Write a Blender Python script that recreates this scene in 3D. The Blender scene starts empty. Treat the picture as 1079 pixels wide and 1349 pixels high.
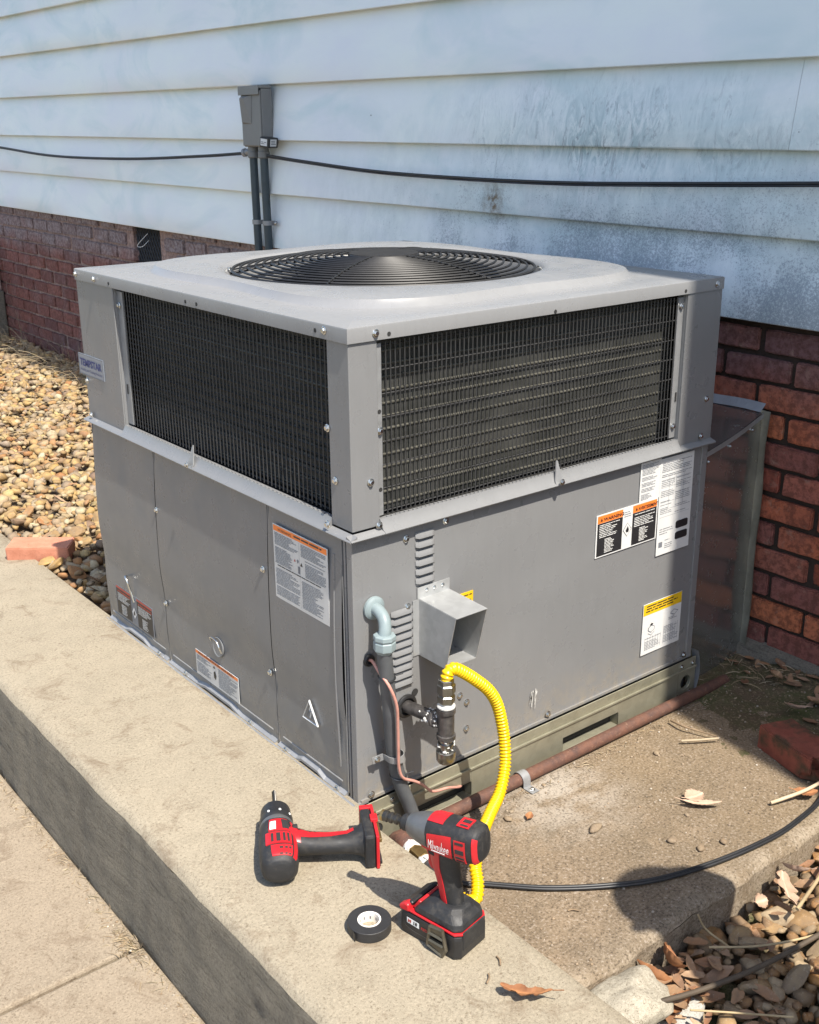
import bpy, bmesh, math, random
import numpy as np
from mathutils import Vector, Matrix, noise as mnoise
S = bpy.context.scene
COL = S.collection
PI = math.pi
R = random.Random(7)

# ------------------------------------------------------------------ camera, sky, sun
def setup_view():
    cam = bpy.data.cameras.new('camera'); co = bpy.data.objects.new('camera', cam); COL.objects.link(co)
    yaw, pit, rol = 0.90010, -0.33340, -0.0080
    fw = Vector((math.cos(pit)*math.cos(yaw), math.cos(pit)*math.sin(yaw), math.sin(pit)))
    r = Vector((math.sin(yaw), -math.cos(yaw), 0)); u = r.cross(fw)
    r2 = math.cos(rol)*r + math.sin(rol)*u; u2 = -math.sin(rol)*r + math.cos(rol)*u
    m = Matrix((r2, u2, -fw)).transposed().to_4x4(); m.translation = (-1.14146, -1.61186, 1.31753)
    co.matrix_world = m
    cam.sensor_fit = 'VERTICAL'; cam.sensor_height = 24.0; cam.lens = 24.0*1461.55/1349.0
    cam.clip_start = .02; cam.clip_end = 400
    S.camera = co
SUN_EL, SUN_AZ = math.radians(58.5), math.radians(6)      # sun stands over -y, 6 deg towards -x
SUN_TO = Vector((-math.sin(SUN_AZ)*math.cos(SUN_EL), -math.cos(SUN_AZ)*math.cos(SUN_EL), math.sin(SUN_EL)))
setup_view()
w = bpy.data.worlds.new('World'); S.world = w; w.use_nodes = True
nt = w.node_tree; nt.nodes.clear()
sky = nt.nodes.new('ShaderNodeTexSky'); sky.sky_type = 'NISHITA'; sky.sun_disc = False
sky.sun_elevation = SUN_EL; sky.sun_rotation = math.atan2(SUN_TO.x, SUN_TO.y)
sky.air_density = 1.0; sky.dust_density = 1.5; sky.ozone_density = 1.0
bg = nt.nodes.new('ShaderNodeBackground'); bg.inputs[1].default_value = 0.15
ow = nt.nodes.new('ShaderNodeOutputWorld')
nt.links.new(sky.outputs[0], bg.inputs[0]); nt.links.new(bg.outputs[0], ow.inputs[0])
sl = bpy.data.lights.new('sun', 'SUN'); sl.energy = 5.0; sl.angle = math.radians(.5); sl.color = (1, .93, .82)
so = bpy.data.objects.new('sun', sl); COL.objects.link(so)
so.rotation_euler = SUN_TO.to_track_quat('Z', 'Y').to_euler(); so.location = SUN_TO*20
S.view_settings.view_transform = 'Standard'; S.view_settings.look = 'None'
S.view_settings.exposure = 0.82; S.view_settings.gamma = 1; S.view_settings.use_curve_mapping = False

# ------------------------------------------------------------------ materials
class NT:
    def __init__(s, m):
        m.use_nodes = True; s.m = m; s.t = m.node_tree; s.b = s.t.nodes['Principled BSDF']
    def n(s, typ, **kw):
        nd = s.t.nodes.new('ShaderNode'+typ)
        for k, v in kw.items():
            if k.startswith('_'): setattr(nd, k[1:], v)
            else:
                key = int(k[1:]) if k[0] == 'i' and k[1:].isdigit() else k.replace('_', ' ')
                s.set(nd.inputs[key], v)
        return nd
    def set(s, sock, v):
        if isinstance(v, bpy.types.NodeSocket): s.t.links.new(v, sock)
        elif isinstance(v, bpy.types.Node): s.t.links.new(v.outputs[0], sock)
        elif isinstance(v, (tuple, list)) and sock.type == 'RGBA' and len(v) == 3: sock.default_value = (*v, 1)
        else: sock.default_value = v
    def pos(s): return s.n('NewGeometry').outputs['Position']
    def obj(s): return s.n('TexCoord').outputs['Object']
    def mapped(s, vec, scale=(1, 1, 1), loc=(0, 0, 0)):
        return s.n('Mapping', Vector=vec, Scale=scale, Location=loc).outputs[0]
    def noise(s, vec, scale, detail=4, rough=.55, dist=0):
        return s.n('TexNoise', Vector=vec, Scale=scale, Detail=detail, Roughness=rough, Distortion=dist).outputs[0]
    def ramp(s, fac, stops, interp='LINEAR'):
        nd = s.n('ValToRGB', Fac=fac); e = nd.color_ramp; e.interpolation = interp
        while len(e.elements) < len(stops): e.elements.new(.5)
        for el, (p, c) in zip(e.elements, stops):
            el.position = p; el.color = (*c, 1) if isinstance(c, (tuple, list)) else (c, c, c, 1)
        return nd.outputs[0]
    def mix(s, fac, a, b, mode='MIX'):
        nd = s.t.nodes.new('ShaderNodeMix'); nd.data_type = 'RGBA'; nd.blend_type = mode
        s.set(nd.inputs[0], fac); s.set(nd.inputs[6], a); s.set(nd.inputs[7], b)
        return nd.outputs[2]
    def math(s, op, a, b=0.0, clamp=False):
        nd = s.t.nodes.new('ShaderNodeMath'); nd.operation = op; nd.use_clamp = clamp
        s.set(nd.inputs[0], a); s.set(nd.inputs[1], b); return nd.outputs[0]
    def sep(s, vec): return s.n('SeparateXYZ', Vector=vec).outputs
    def bump(s, h, strength=.3, dist=.01, normal=None):
        nd = s.n('Bump', Height=h, Strength=strength, Distance=dist)
        if normal is not None: s.set(nd.inputs['Normal'], normal)
        return nd.outputs[0]
    def out(s, col=None, rough=None, metal=None, normal=None, spec=None):
        for k, v in (('Base Color', col), ('Roughness', rough), ('Metallic', metal), ('Normal', normal), ('Specular IOR Level', spec)):
            if v is not None: s.set(s.b.inputs[k], v)
        return s.m
def newmat(name): return NT(bpy.data.materials.new(name))
def simple(name, col, rough=.5, metal=0, var=.12, scale=30, bump=0, bscale=80, spec=.5, obj=False):
    k = newmat(name); p = k.obj() if obj else k.pos()
    f = k.noise(p, scale, 5)
    lo = tuple(c*(1-var) for c in col); hi = tuple(min(1, c*(1+var)) for c in col)
    nrm = k.bump(k.noise(p, bscale, 3), bump, .002) if bump else None
    rr = k.math('MULTIPLY_ADD', k.noise(p, scale*2.3, 3), .2) if False else rough
    return k.out(k.ramp(f, [(.3, lo), (.7, hi)]), rr, metal, nrm, spec)

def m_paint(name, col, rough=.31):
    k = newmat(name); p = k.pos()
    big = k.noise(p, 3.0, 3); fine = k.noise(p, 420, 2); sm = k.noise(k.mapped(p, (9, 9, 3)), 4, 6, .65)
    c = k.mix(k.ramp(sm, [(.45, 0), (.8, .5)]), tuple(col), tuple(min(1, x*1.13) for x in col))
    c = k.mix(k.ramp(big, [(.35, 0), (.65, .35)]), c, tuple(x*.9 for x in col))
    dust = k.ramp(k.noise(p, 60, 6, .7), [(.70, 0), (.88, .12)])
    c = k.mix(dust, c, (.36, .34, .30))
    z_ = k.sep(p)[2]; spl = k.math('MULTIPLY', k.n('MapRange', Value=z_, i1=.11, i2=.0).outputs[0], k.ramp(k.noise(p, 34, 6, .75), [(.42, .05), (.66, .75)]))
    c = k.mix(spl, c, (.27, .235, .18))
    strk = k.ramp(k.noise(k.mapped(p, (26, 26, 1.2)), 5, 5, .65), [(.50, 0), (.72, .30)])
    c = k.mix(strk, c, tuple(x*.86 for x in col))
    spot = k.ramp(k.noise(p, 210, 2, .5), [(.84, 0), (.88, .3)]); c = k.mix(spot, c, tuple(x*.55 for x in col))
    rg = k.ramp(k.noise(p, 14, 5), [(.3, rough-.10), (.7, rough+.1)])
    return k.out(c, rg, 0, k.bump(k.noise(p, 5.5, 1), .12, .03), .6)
def m_siding():
    k = newmat('painted_siding'); p = k.pos(); x, y, z = k.sep(p)
    base = k.mix(k.ramp(k.noise(k.mapped(p, (1, .8, 1.6)), 2.2, 6, .62), [(.36, 0), (.66, 1)]), (.76, .81, .79), (.715, .745, .785))
    base = k.mix(k.ramp(k.noise(k.mapped(p, (1, .5, .9), (3, 1, 2)), 3.1, 4, .6, 1.5), [(.48, 0), (.68, .8)]), base, (.57, .675, .69))
    # mildew: strongest low on the wall at the right-hand end
    my = k.math('SUBTRACT', 1.55, k.math('DIVIDE', k.math('ABSOLUTE', k.math('SUBTRACT', y, .25)), 1.5), True)
    mz = k.n('MapRange', Value=z, i1=1.50, i2=.95, i3=0.0, i4=1.0).outputs[0]
    reg = k.math('MULTIPLY', k.math('MULTIPLY', my, mz), 1.0)
    patch = k.noise(p, 4.2, 5, .6)
    reg = k.math('MULTIPLY', reg, k.ramp(patch, [(.30, .35), (.55, 1)]))
    spk = k.math('ADD', k.math('MULTIPLY', k.noise(p, 120, 4, .75), .5), k.math('MULTIPLY', k.noise(p, 270, 3, .7), .5))
    thr = k.math('SUBTRACT', .695, k.math('MULTIPLY', reg, .275))
    sp = k.math('MULTIPLY', k.math('SUBTRACT', spk, thr), 11, True)
    c = k.mix(k.math('MULTIPLY', k.math('MULTIPLY', reg, .80), k.ramp(k.noise(k.mapped(p, (1, 1, .55)), 15, 6, .7), [(.32, .15), (.62, 1)])), base, (.36, .43, .445))
    c = k.mix(k.math('MULTIPLY', sp, .66), c, (.19, .22, .265))
    # wiped streaks on the middle boards
    wy = k.math('SUBTRACT', 1.0, k.math('DIVIDE', k.math('ABSOLUTE', k.math('SUBTRACT', y, .62)), .85), True)
    wz = k.math('SUBTRACT', 1.0, k.math('DIVIDE', k.math('ABSOLUTE', k.math('SUBTRACT', z, 1.27)), .22), True)
    wm = k.math('MULTIPLY', wy, wz)
    wm = k.math('MULTIPLY', wm, k.ramp(k.noise(k.mapped(p, (1, 1, 1), (1, 5, 2)), 5.5, 4, .6), [(.36, .1), (.60, 1.5)]))
    st = k.noise(k.mapped(p, (1, 2.6, 1.1)), 8, 6, .72, 2.0)
    c = k.mix(k.math('MULTIPLY', wm, k.ramp(st, [(.40, 0), (.58, 1)])), c, (.40, .50, .52))
    c = k.mix(k.math('MULTIPLY', wm, k.ramp(k.noise(k.mapped(p, (1, 2.4, .8), (2, 7, 3)), 12, 6, .75, 2.2), [(.53, 0), (.64, .95)])), c, (.27, .31, .34))
    # rusty stain under the butt joint
    ry = k.math('SUBTRACT', 1.0, k.math('DIVIDE', k.math('ABSOLUTE', k.math('SUBTRACT', y, 1.07)), .055), True)
    rz = k.math('SUBTRACT', 1.0, k.math('DIVIDE', k.math('ABSOLUTE', k.math('SUBTRACT', z, 1.095)), .07), True)
    rs = k.math('MULTIPLY', k.math('MULTIPLY', ry, rz), k.ramp(k.noise(p, 40, 5, .7), [(.4, .1), (.6, 1)]))
    c = k.mix(k.math('MULTIPLY', rs, 1.6, True), c, (.17, .13, .09))
    h = k.noise(k.mapped(p, (1, .5, 1)), 55, 4)
    return k.out(c, .42, 0, k.bump(h, .12, .004), .45)
def m_concrete(name, col, dirt=(.30, .22, .15), dirt_amt=.5, rough=.9, grain=1.0, face=False):
    k = newmat(name); p = k.pos()
    big = k.noise(p, 2.6, 5, .62); mid = k.noise(p, 16, 6, .65); fine = k.math('ADD', k.math('MULTIPLY', k.noise(p, 170, 4, .75), .62), k.math('MULTIPLY', k.noise(p, 480, 2, .6), .38))
    hi = tuple(min(1, c*1.14) for c in col); lo = tuple(c*.82 for c in col)
    c = k.mix(k.ramp(big, [(.35, 0), (.68, 1)]), tuple(col), hi)
    c = k.mix(k.ramp(mid, [(.45, 0), (.75, .6)]), c, lo)
    c = k.mix(k.math('MULTIPLY', k.ramp(fine, [(.37, 1), (.475, 0)]), .75*grain), c, tuple(x*q for x, q in zip(col, (.42, .38, .33))))
    c = k.mix(k.math('MULTIPLY', k.ramp(fine, [(.525, 0), (.61, 1)]), .62*grain), c, tuple(min(1, x*1.42) for x in col))
    if dirt_amt:
        sm = k.noise(k.mapped(p, (1.5, 1.2, 1), (4, 3, 1)), 8, 7, .74, .8)
        c = k.mix(k.math('MULTIPLY', k.ramp(sm, [(.53, 0), (.70, 1)]), dirt_amt), c, dirt)
        pit = k.ramp(k.noise(p, 60, 4, .7), [(.64, 0), (.70, 1)])
        c = k.mix(k.math('MULTIPLY', pit, dirt_amt*.9), c, tuple(x*.7 for x in dirt))
    h = k.math('ADD', k.math('MULTIPLY', fine, .6), k.math('MULTIPLY', mid, .8))
    if face:
        q = k.noise(k.mapped(p, (1, .22, 2.2)), 78, 8, .8, .3)
        h = k.math('ADD', h, k.math('MULTIPLY', q, 3.2))
        c = k.mix(k.ramp(q, [(.36, .6), (.49, 0)]), c, tuple(x*.3 for x in col))
        c = k.mix(k.ramp(q, [(.56, 0), (.70, .5)]), c, tuple(min(1, x*1.5) for x in col))
    return k.out(c, rough, 0, k.bump(h, .7 if face else .5, .014 if face else .006), .25)
def m_pad():
    k = newmat('old_brown_concrete'); p = k.pos(); x, y, z = k.sep(p)
    big = k.noise(p, 3.4, 6, .62); mid = k.noise(p, 13, 6, .66); fine = k.noise(p, 180, 4, .75)
    c = k.mix(k.ramp(big, [(.36, 0), (.66, 1)]), (.195, .148, .100), (.115, .092, .064))
    c = k.mix(k.ramp(mid, [(.46, 0), (.64, .9)]), c, (.235, .178, .120))
    # orange-brown film of soil on the house side
    c = k.mix(k.math('MULTIPLY', k.n('MapRange', Value=x, i1=.30, i2=.75).outputs[0], k.ramp(k.noise(p, 7, 5), [(.35, .4), (.65, .95)])), c, (.200, .150, .095))
    # pale cement wash beside the pipe
    d = k.n('VectorMath', _operation='DISTANCE', i0=p, i1=(.46, -.115, -.11)).outputs['Value']
    ws = k.math('MULTIPLY', k.math('SUBTRACT', 1.0, k.math('DIVIDE', d, .22), True), k.ramp(k.noise(k.mapped(p, (1, 1.8, 1)), 9, 6, .7), [(.4, .1), (.56, 1.6)]))
    c = k.mix(k.math('MULTIPLY', ws, .75, True), c, (.33, .29, .24))
    c = k.mix(k.math('MULTIPLY', k.n('MapRange', Value=y, i1=-.50, i2=-.565).outputs[0], k.ramp(mid, [(.4, .1), (.6, .9)])), c, (.30, .25, .185))
    c = k.mix(k.math('MULTIPLY', k.ramp(fine, [(.55, 0), (.66, 1)]), .7), c, (.36, .31, .26))
    c = k.mix(k.math('MULTIPLY', k.ramp(fine, [(.36, 1), (.48, 0)]), .75), c, (.045, .034, .026))
    h = k.math('ADD', k.math('MULTIPLY', fine, .9), k.math('MULTIPLY', mid, 1.2))
    return k.out(c, .93, 0, k.bump(h, .5, .006), .2)
def m_soil():
    k = newmat('damp_soil'); p = k.pos()
    a = k.noise(p, 9, 6, .7); f = k.noise(p, 120, 4, .7)
    c = k.mix(k.ramp(a, [(.4, 0), (.62, 1)]), (.115, .085, .055), (.085, .09, .04))
    c = k.mix(k.ramp(f, [(.52, 0), (.7, .9)]), c, (.24, .18, .11))
    return k.out(c, .95, 0, k.bump(k.math('ADD', f, a), .7, .012), .15)
def m_brick(name, attr=False):
    k = newmat(name); p = k.pos(); x, y, z = k.sep(p)
    rnd = k.n('Attribute', _attribute_name='tint').outputs['Fac'] if attr else k.n('ObjectInfo').outputs['Random']
    c = k.ramp(rnd, [(0, (.27, .082, .058)), (.25, (.37, .105, .060)), (.5, (.44, .130, .068)), (.72, (.52, .17, .080)), (.88, (.34, .12, .09)), (1, (.20, .080, .068))])
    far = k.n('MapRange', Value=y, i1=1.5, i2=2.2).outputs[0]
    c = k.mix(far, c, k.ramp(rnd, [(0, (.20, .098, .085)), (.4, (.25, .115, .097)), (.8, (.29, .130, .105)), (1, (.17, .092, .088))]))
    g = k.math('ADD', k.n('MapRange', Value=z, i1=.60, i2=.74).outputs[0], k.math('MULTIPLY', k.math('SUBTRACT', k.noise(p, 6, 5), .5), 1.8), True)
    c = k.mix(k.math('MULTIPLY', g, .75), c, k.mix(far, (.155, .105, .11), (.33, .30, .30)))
    nz = k.noise(p, 55, 6, .7)
    c = k.mix(k.ramp(nz, [(.42, .6), (.58, 0)]), c, (.085, .038, .03))
    c = k.mix(k.ramp(k.noise(p, 22, 6, .7), [(.57, 0), (.74, .6)]), c, (.36, .25, .19))
    return k.out(c, .93, 0, k.bump(k.math('ADD', nz, k.math('MULTIPLY', k.noise(p, 190, 3, .7), .6)), .75, .007), .12)
def m_mortar():
    k = newmat('mortar'); p = k.pos(); x, y, z = k.sep(p)
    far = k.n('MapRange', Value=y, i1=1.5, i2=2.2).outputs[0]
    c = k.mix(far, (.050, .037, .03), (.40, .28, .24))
    nz = k.noise(p, 40, 5, .7)
    c = k.mix(k.ramp(nz, [(.4, .5), (.6, 0)]), c, (.05, .035, .03))
    return k.out(c, .95, 0, k.bump(nz, .8, .012), .1)
def m_stone(name, cols, attr=False, bscale=70):
    k = newmat(name); p = k.pos()
    rnd = k.n('Attribute', _attribute_name='tint').outputs['Fac'] if attr else k.n('ObjectInfo').outputs['Random']
    n = len(cols); c = k.ramp(rnd, [(i/(n-1), q) for i, q in enumerate(cols)])
    nz = k.noise(p, 38, 5, .65)
    c = k.mix(k.ramp(nz, [(.38, .5), (.6, 0)]), c, (.14, .10, .07))
    c = k.mix(k.ramp(k.noise(p, bscale*2, 4, .7), [(.58, 0), (.75, .4)]), c, (.5, .44, .35))
    return k.out(c, .78, 0, k.bump(nz, .35, .006), .3)
def m_galv(name, col=(.56, .58, .58), rough=.34, metal=.9):
    k = newmat(name); p = k.pos()
    v = k.n('TexVoronoi', Vector=p, Scale=70).outputs['Color']
    g = k.n('SeparateColor', Color=v).outputs[0]
    f = k.noise(p, 18, 5, .6)
    c = k.mix(k.math('MULTIPLY', g, .35), tuple(col), tuple(x*.7 for x in col))
    c = k.mix(k.ramp(f, [(.45, 0), (.75, .5)]), c, tuple(x*.62 for x in col))
    return k.out(c, k.ramp(k.noise(p, 30, 4), [(.3, rough-.07), (.7, rough+.12)]), metal, k.bump(f, .06, .003))
def m_duct():
    k = newmat('bright_sheet_metal'); p = k.pos()
    f = k.noise(p, 6, 4, .6); s = k.noise(p, 34, 6, .72)
    smear = k.ramp(s, [(.56, 0), (.76, 1)])
    c = k.mix(k.math('MULTIPLY', smear, .5), (.43, .43, .41), (.47, .46, .43))
    return k.out(c, k.math('ADD', .17, k.math('MULTIPLY', smear, .34)), .86, k.bump(f, .05, .02))
def m_rust():
    k = newmat('rusty_pipe'); p = k.pos()
    a = k.noise(p, 26, 6, .7); b = k.noise(p, 130, 4, .7)
    c = k.mix(k.ramp(a, [(.38, 0), (.62, 1)]), (.135, .062, .04), (.075, .04, .032))
    c = k.mix(k.ramp(b, [(.58, 0), (.72, .8)]), c, (.24, .15, .10))
    return k.out(c, .72, .1, k.bump(b, .3, .003))
def m_rubber():
    k = newmat('dark_rubber'); p = k.obj(); d = k.noise(p, 48, 7, .75); e = k.noise(p, 700, 2)
    c = k.mix(k.ramp(d, [(.50, 0), (.74, .55)]), (.0175, .018, .0195), (.085, .076, .064))
    return k.out(c, k.ramp(d, [(.4, .5), (.7, .75)]), 0, k.bump(e, .25, .001), .45)
def m_guard():
    return simple('black_vinyl_wire', (.028, .028, .029), .42, 0, .3, 60)
def m_coil():
    k = newmat('coil_fins'); p = k.pos(); x, y, z = k.sep(p)
    fin = k.n('TexWave', Vector=k.mapped(p, (1, 1, 0)), Scale=210, _bands_direction='DIAGONAL').outputs['Fac']
    d = k.noise(k.mapped(p, (1, 1, 2)), 7, 5, .65)
    c = k.mix(fin, (.03, .031, .03), (.15, .15, .14))
    c = k.mix(k.ramp(d, [(.4, .2), (.65, .8)]), c, (.025, .027, .024))
    return k.out(c, .5, .35, k.bump(fin, .3, .002))

M = dict(
    paint=m_paint('grey_baked_paint', (.187, .189, .192)), paint_shaded=m_paint('grey_paint_left_shade', (.150, .153, .157)), paint_top=m_paint('grey_top_paint', (.220, .222, .226), .31),  # same grey, darkened for the left panels: that side's shade is in the colour
    inner=simple('dark_inside', (.02, .02, .02), .8), siding=m_siding(),
    ledge=m_concrete('pale_concrete', (.268, .232, .172), (.14, .10, .065), .75), curbface=m_concrete('rough_formed_concrete', (.225, .205, .165), (.12, .1, .08), .4, face=True),
    walk=m_concrete('tan_concrete', (.250, .205, .150), (.14, .10, .066), .75), pad=m_pad(), soil=m_soil(), debris=simple('tan_debris', (.13, .092, .055), .95, 0, .5, 60, .8, 120),
    brick=m_brick('red_brick'), brick_mass=m_brick('red_brick_mass', True), mortar=m_mortar(),
    galv=m_galv('galvanised_steel'), rail=m_galv('khaki_galvanised_rail', (.33, .315, .235), .42, .5), duct=m_duct(),
    zinc=simple('zinc_screw', (.62, .62, .60), .26, 1, .1, 200), rust=m_rust(), wire=m_guard(), coil=m_coil(),
    tube=simple('coil_tube', (.13, .125, .105), .45, .4, .4, 30), white=simple('white_label', (.62, .62, .61), .45, 0, .03),
    badge=simple('badge_plate', (.26, .29, .34), .35, .3, .05), silver=simple('silver_label', (.55, .56, .56), .4, .2, .06), black=simple('black_print', (.02, .02, .022), .45), ink=simple('grey_print', (.16, .17, .19), .5),
    inkw=simple('white_print', (.72, .72, .7), .5), orange=simple('orange_print', (.80, .20, .035), .45), redp=simple('dark_red_print', (.42, .06, .04), .45), yellow=simple('yellow_print', (.72, .45, .012), .45),
    blue=simple('blue_print', (.012, .03, .16), .4), blackpl=simple('black_plastic', (.018, .018, .019), .45, 0, .25, 60, .15, 600, obj=True),
    redpl=simple('red_plastic', (.46, .014, .02), .38, 0, .12, 40, obj=True), rubber=m_rubber(),
    conduit=simple('grey_vinyl_conduit', (.075, .08, .085), .5, 0, .2, 25), pvc=simple('blue_grey_plastic', (.21, .26, .27), .45, 0, .12, 30),
    hose=simple('yellow_hose', (.70, .44, .003), .35, 0, .08, 20), pink=simple('copper_pink_wire', (.50, .25, .20), .45, 0, .12, 60),
    iron=simple('black_iron_pipe', (.10, .093, .09), .42, .55, .5, 60, .2, 200), white_dope=simple('thread_sealant', (.55, .54, .51), .6, 0, .1, 80, .5, 200),
    brass=simple('brass_fitting', (.42, .29, .12), .35, .9, .2, 60), steel=simple('steel', (.32, .32, .31), .3, 1, .15, 60), bit=simple('blackened_bit', (.07, .066, .06), .35, .7, .3, 60), case=simple('grey_cast_case', (.13, .133, .135), .38, .45, .15, 30, .1, 300, obj=True),
    boxgrey=simple('grey_enclosure_paint', (.17, .17, .165), .45, 0, .08, 8), darkconduit=simple('dark_green_grey_conduit', (.035, .05, .058), .45, 0, .15, 20),
    cable=simple('black_cable', (.016, .017, .019), .45, 0, .25, 30), roof=simple('soffit_paint', (.68, .69, .70), .6, 0, .06, 8),
    grass=simple('dry_straw', (.33, .25, .14), .8, 0, .35, 12), twig=simple('twig_bark', (.20, .14, .085), .85, 0, .3, 40), ground=simple('yard_ground', (.12, .105, .06), .95, 0, .35, 3, .6, 40),
)

# ------------------------------------------------------------------ mesh helpers
ORG = {}                                                   # object name -> world origin of its mesh space
def V(*a): return Vector(a)
class MB:
    def __init__(s): s.v = []; s.f = []; s.m = []; s.mats = []
    def slot(s, m):
        if m not in s.mats: s.mats.append(m)
        return s.mats.index(m)
    def add(s, vs, fs, mat=None):
        o = len(s.v); s.v += [tuple(x) for x in vs]
        i = s.slot(mat) if mat else 0
        for f in fs: s.f.append(tuple(o+j for j in f)); s.m.append(i)
    def box(s, c, d, rot=None, mat=None):
        hx, hy, hz = (q/2 for q in d); vs = []
        for z in (-hz, hz):
            for x, y in ((-hx, -hy), (hx, -hy), (hx, hy), (-hx, hy)):
                q = Vector((x, y, z)); q = rot @ q if rot else q
                vs.append(q + Vector(c))
        s.add(vs, [(3, 2, 1, 0), (4, 5, 6, 7), (0, 1, 5, 4), (1, 2, 6, 5), (2, 3, 7, 6), (3, 0, 4, 7)], mat)
    def bb(s, a, b, mat=None):
        s.box([(p+q)/2 for p, q in zip(a, b)], [abs(q-p) for p, q in zip(a, b)], None, mat)
    def quad(s, pts, mat=None): s.add(pts, [tuple(range(len(pts)))], mat)
    def rings(s, rings, closed=True, cap0=True, cap1=True, mat=None, loop=False):
        n = len(rings[0]); vs = [p for r in rings for p in r]; fs = []
        K = len(rings)
        for i in range(K if loop else K-1):
            a, b = i*n, ((i+1) % K)*n
            for j in range(n if closed else n-1):
                j2 = (j+1) % n; fs.append((a+j, a+j2, b+j2, b+j))
        if not loop and closed:
            if cap0: fs.append(tuple(range(n))[::-1])
            if cap1: fs.append(tuple((K-1)*n+j for j in range(n)))
        s.add(vs, fs, mat)
    def tube(s, path, r, n=10, mat=None, caps=True, loop=False):
        P = [Vector(p) for p in path]; K = len(P)
        T = []
        for i in range(K):
            a = P[i-1] if (i or loop) else P[i]; b = P[(i+1) % K] if (i < K-1 or loop) else P[i]
            T.append((b-a).normalized())
        up = Vector((0, 0, 1)) if abs(T[0].z) < .9 else Vector((1, 0, 0))
        x = T[0].cross(up).normalized(); rr = []
        for i in range(K):
            x = (x - T[i]*x.dot(T[i])).normalized(); y = T[i].cross(x)
            ri = r[i] if isinstance(r, (list, tuple)) else r
            rr.append([P[i] + (x*math.cos(a) + y*math.sin(a))*ri for a in (2*PI*j/n for j in range(n))])
        s.rings(rr, True, caps, caps, mat, loop)
    def lathe(s, prof, o, axis, n=16, mat=None, caps=True):       # prof: (t along axis, radius)
        ax = Vector(axis).normalized(); up = Vector((0, 0, 1)) if abs(ax.z) < .9 else Vector((1, 0, 0))
        x = ax.cross(up).normalized(); y = ax.cross(x); o = Vector(o)
        s.rings([[o + ax*t + (x*math.cos(a) + y*math.sin(a))*max(r, 1e-5) for a in (2*PI*j/n for j in range(n))] for t, r in prof], True, caps, caps, mat)
    def prism(s, poly, f, d0, d1, mat=None):                      # f(u, v, d) -> point
        n = len(poly)
        vs = [f(u, v, d0) for u, v in poly] + [f(u, v, d1) for u, v in poly]
        fs = [tuple(range(n))[::-1], tuple(range(n, 2*n))] + [(j, (j+1) % n, n+(j+1) % n, n+j) for j in range(n)]
        s.add(vs, fs, mat)
    def grid(s, nu, nv, f, mat=None, wrap=False):
        vs = [f(i, j) for i in range(nu) for j in range(nv)]; fs = []
        for i in range(nu-1 if not wrap else nu):
            for j in range(nv-1):
                i2 = (i+1) % nu
                fs.append((i*nv+j, i2*nv+j, i2*nv+j+1, i*nv+j+1))
        s.add(vs, fs, mat)
    def mesh(s, name, mat=None, off=(0, 0, 0), smooth=None, recalc=True):
        me = bpy.data.meshes.new(name); o = Vector(off)
        me.from_pydata([tuple(Vector(p)-o) for p in s.v], [], s.f)
        for m in (s.mats or [mat]): me.materials.append(m)
        if s.mats: me.polygons.foreach_set('material_index', s.m)
        if recalc:
            bm = bmesh.new(); bm.from_mesh(me); bmesh.ops.recalc_face_normals(bm, faces=bm.faces); bm.to_mesh(me); bm.free()
        if smooth is not None:
            me.shade_smooth()
            if smooth < 179: me.set_sharp_from_angle(angle=math.radians(smooth))
        me.update(); return me
    def build(s, name, mat=None, parent=None, loc=None, smooth=None, bevel=0, seg=2, recalc=True):
        org = ORG[parent.name] if parent else Vector(loc or (0, 0, 0))
        o = bpy.data.objects.new(name, s.mesh(name, mat, org, smooth, recalc)); COL.objects.link(o)
        if parent: o.parent = parent
        else: o.location = org
        ORG[o.name] = Vector(org)
        if bevel:
            b = o.modifiers.new('bevel', 'BEVEL'); b.width = bevel; b.segments = seg; b.limit_method = 'ANGLE'; b.angle_limit = math.radians(35)
        return o
def tag(o, label=None, cat=None, group=None, kind=None):
    for k, v in (('label', label), ('category', cat), ('group', group), ('kind', kind)):
        if v: o[k] = v
    return o
def empty(name, loc, label=None, cat=None, group=None, kind=None):
    o = bpy.data.objects.new(name, None); COL.objects.link(o); o.location = loc; o.empty_display_size = .05
    ORG[o.name] = Vector(loc); return tag(o, label, cat, group, kind)
def inst(me, name, parent, p, rot=(0, 0, 0), scl=(1, 1, 1)):
    o = bpy.data.objects.new(name, me); COL.objects.link(o); o.parent = parent
    o.location = Vector(p) - (ORG[parent.name] if parent else Vector()); o.rotation_euler = rot; o.scale = scl
    return o
def smooth_path(pts, per=8):
    P = [Vector(p) for p in pts]; P = [P[0]*2-P[1]] + P + [P[-1]*2-P[-2]]; out = []
    for i in range(1, len(P)-2):
        for k in range(per):
            t = k/per; a, b, c, d = P[i-1:i+3]
            out.append(.5*((2*b) + (c-a)*t + (2*a-5*b+4*c-d)*t*t + (3*b-a-3*c+d)*t**3))
    out.append(P[-2]); return out
def resample(path, step):
    P = [Vector(p) for p in path]; out = [P[0]]; acc = 0
    for a, b in zip(P, P[1:]):
        L = (b-a).length; t = step-acc
        while t <= L: out.append(a + (b-a)*(t/L)); t += step
        acc = (acc+L) % step
    return out
_tc = {}
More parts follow.
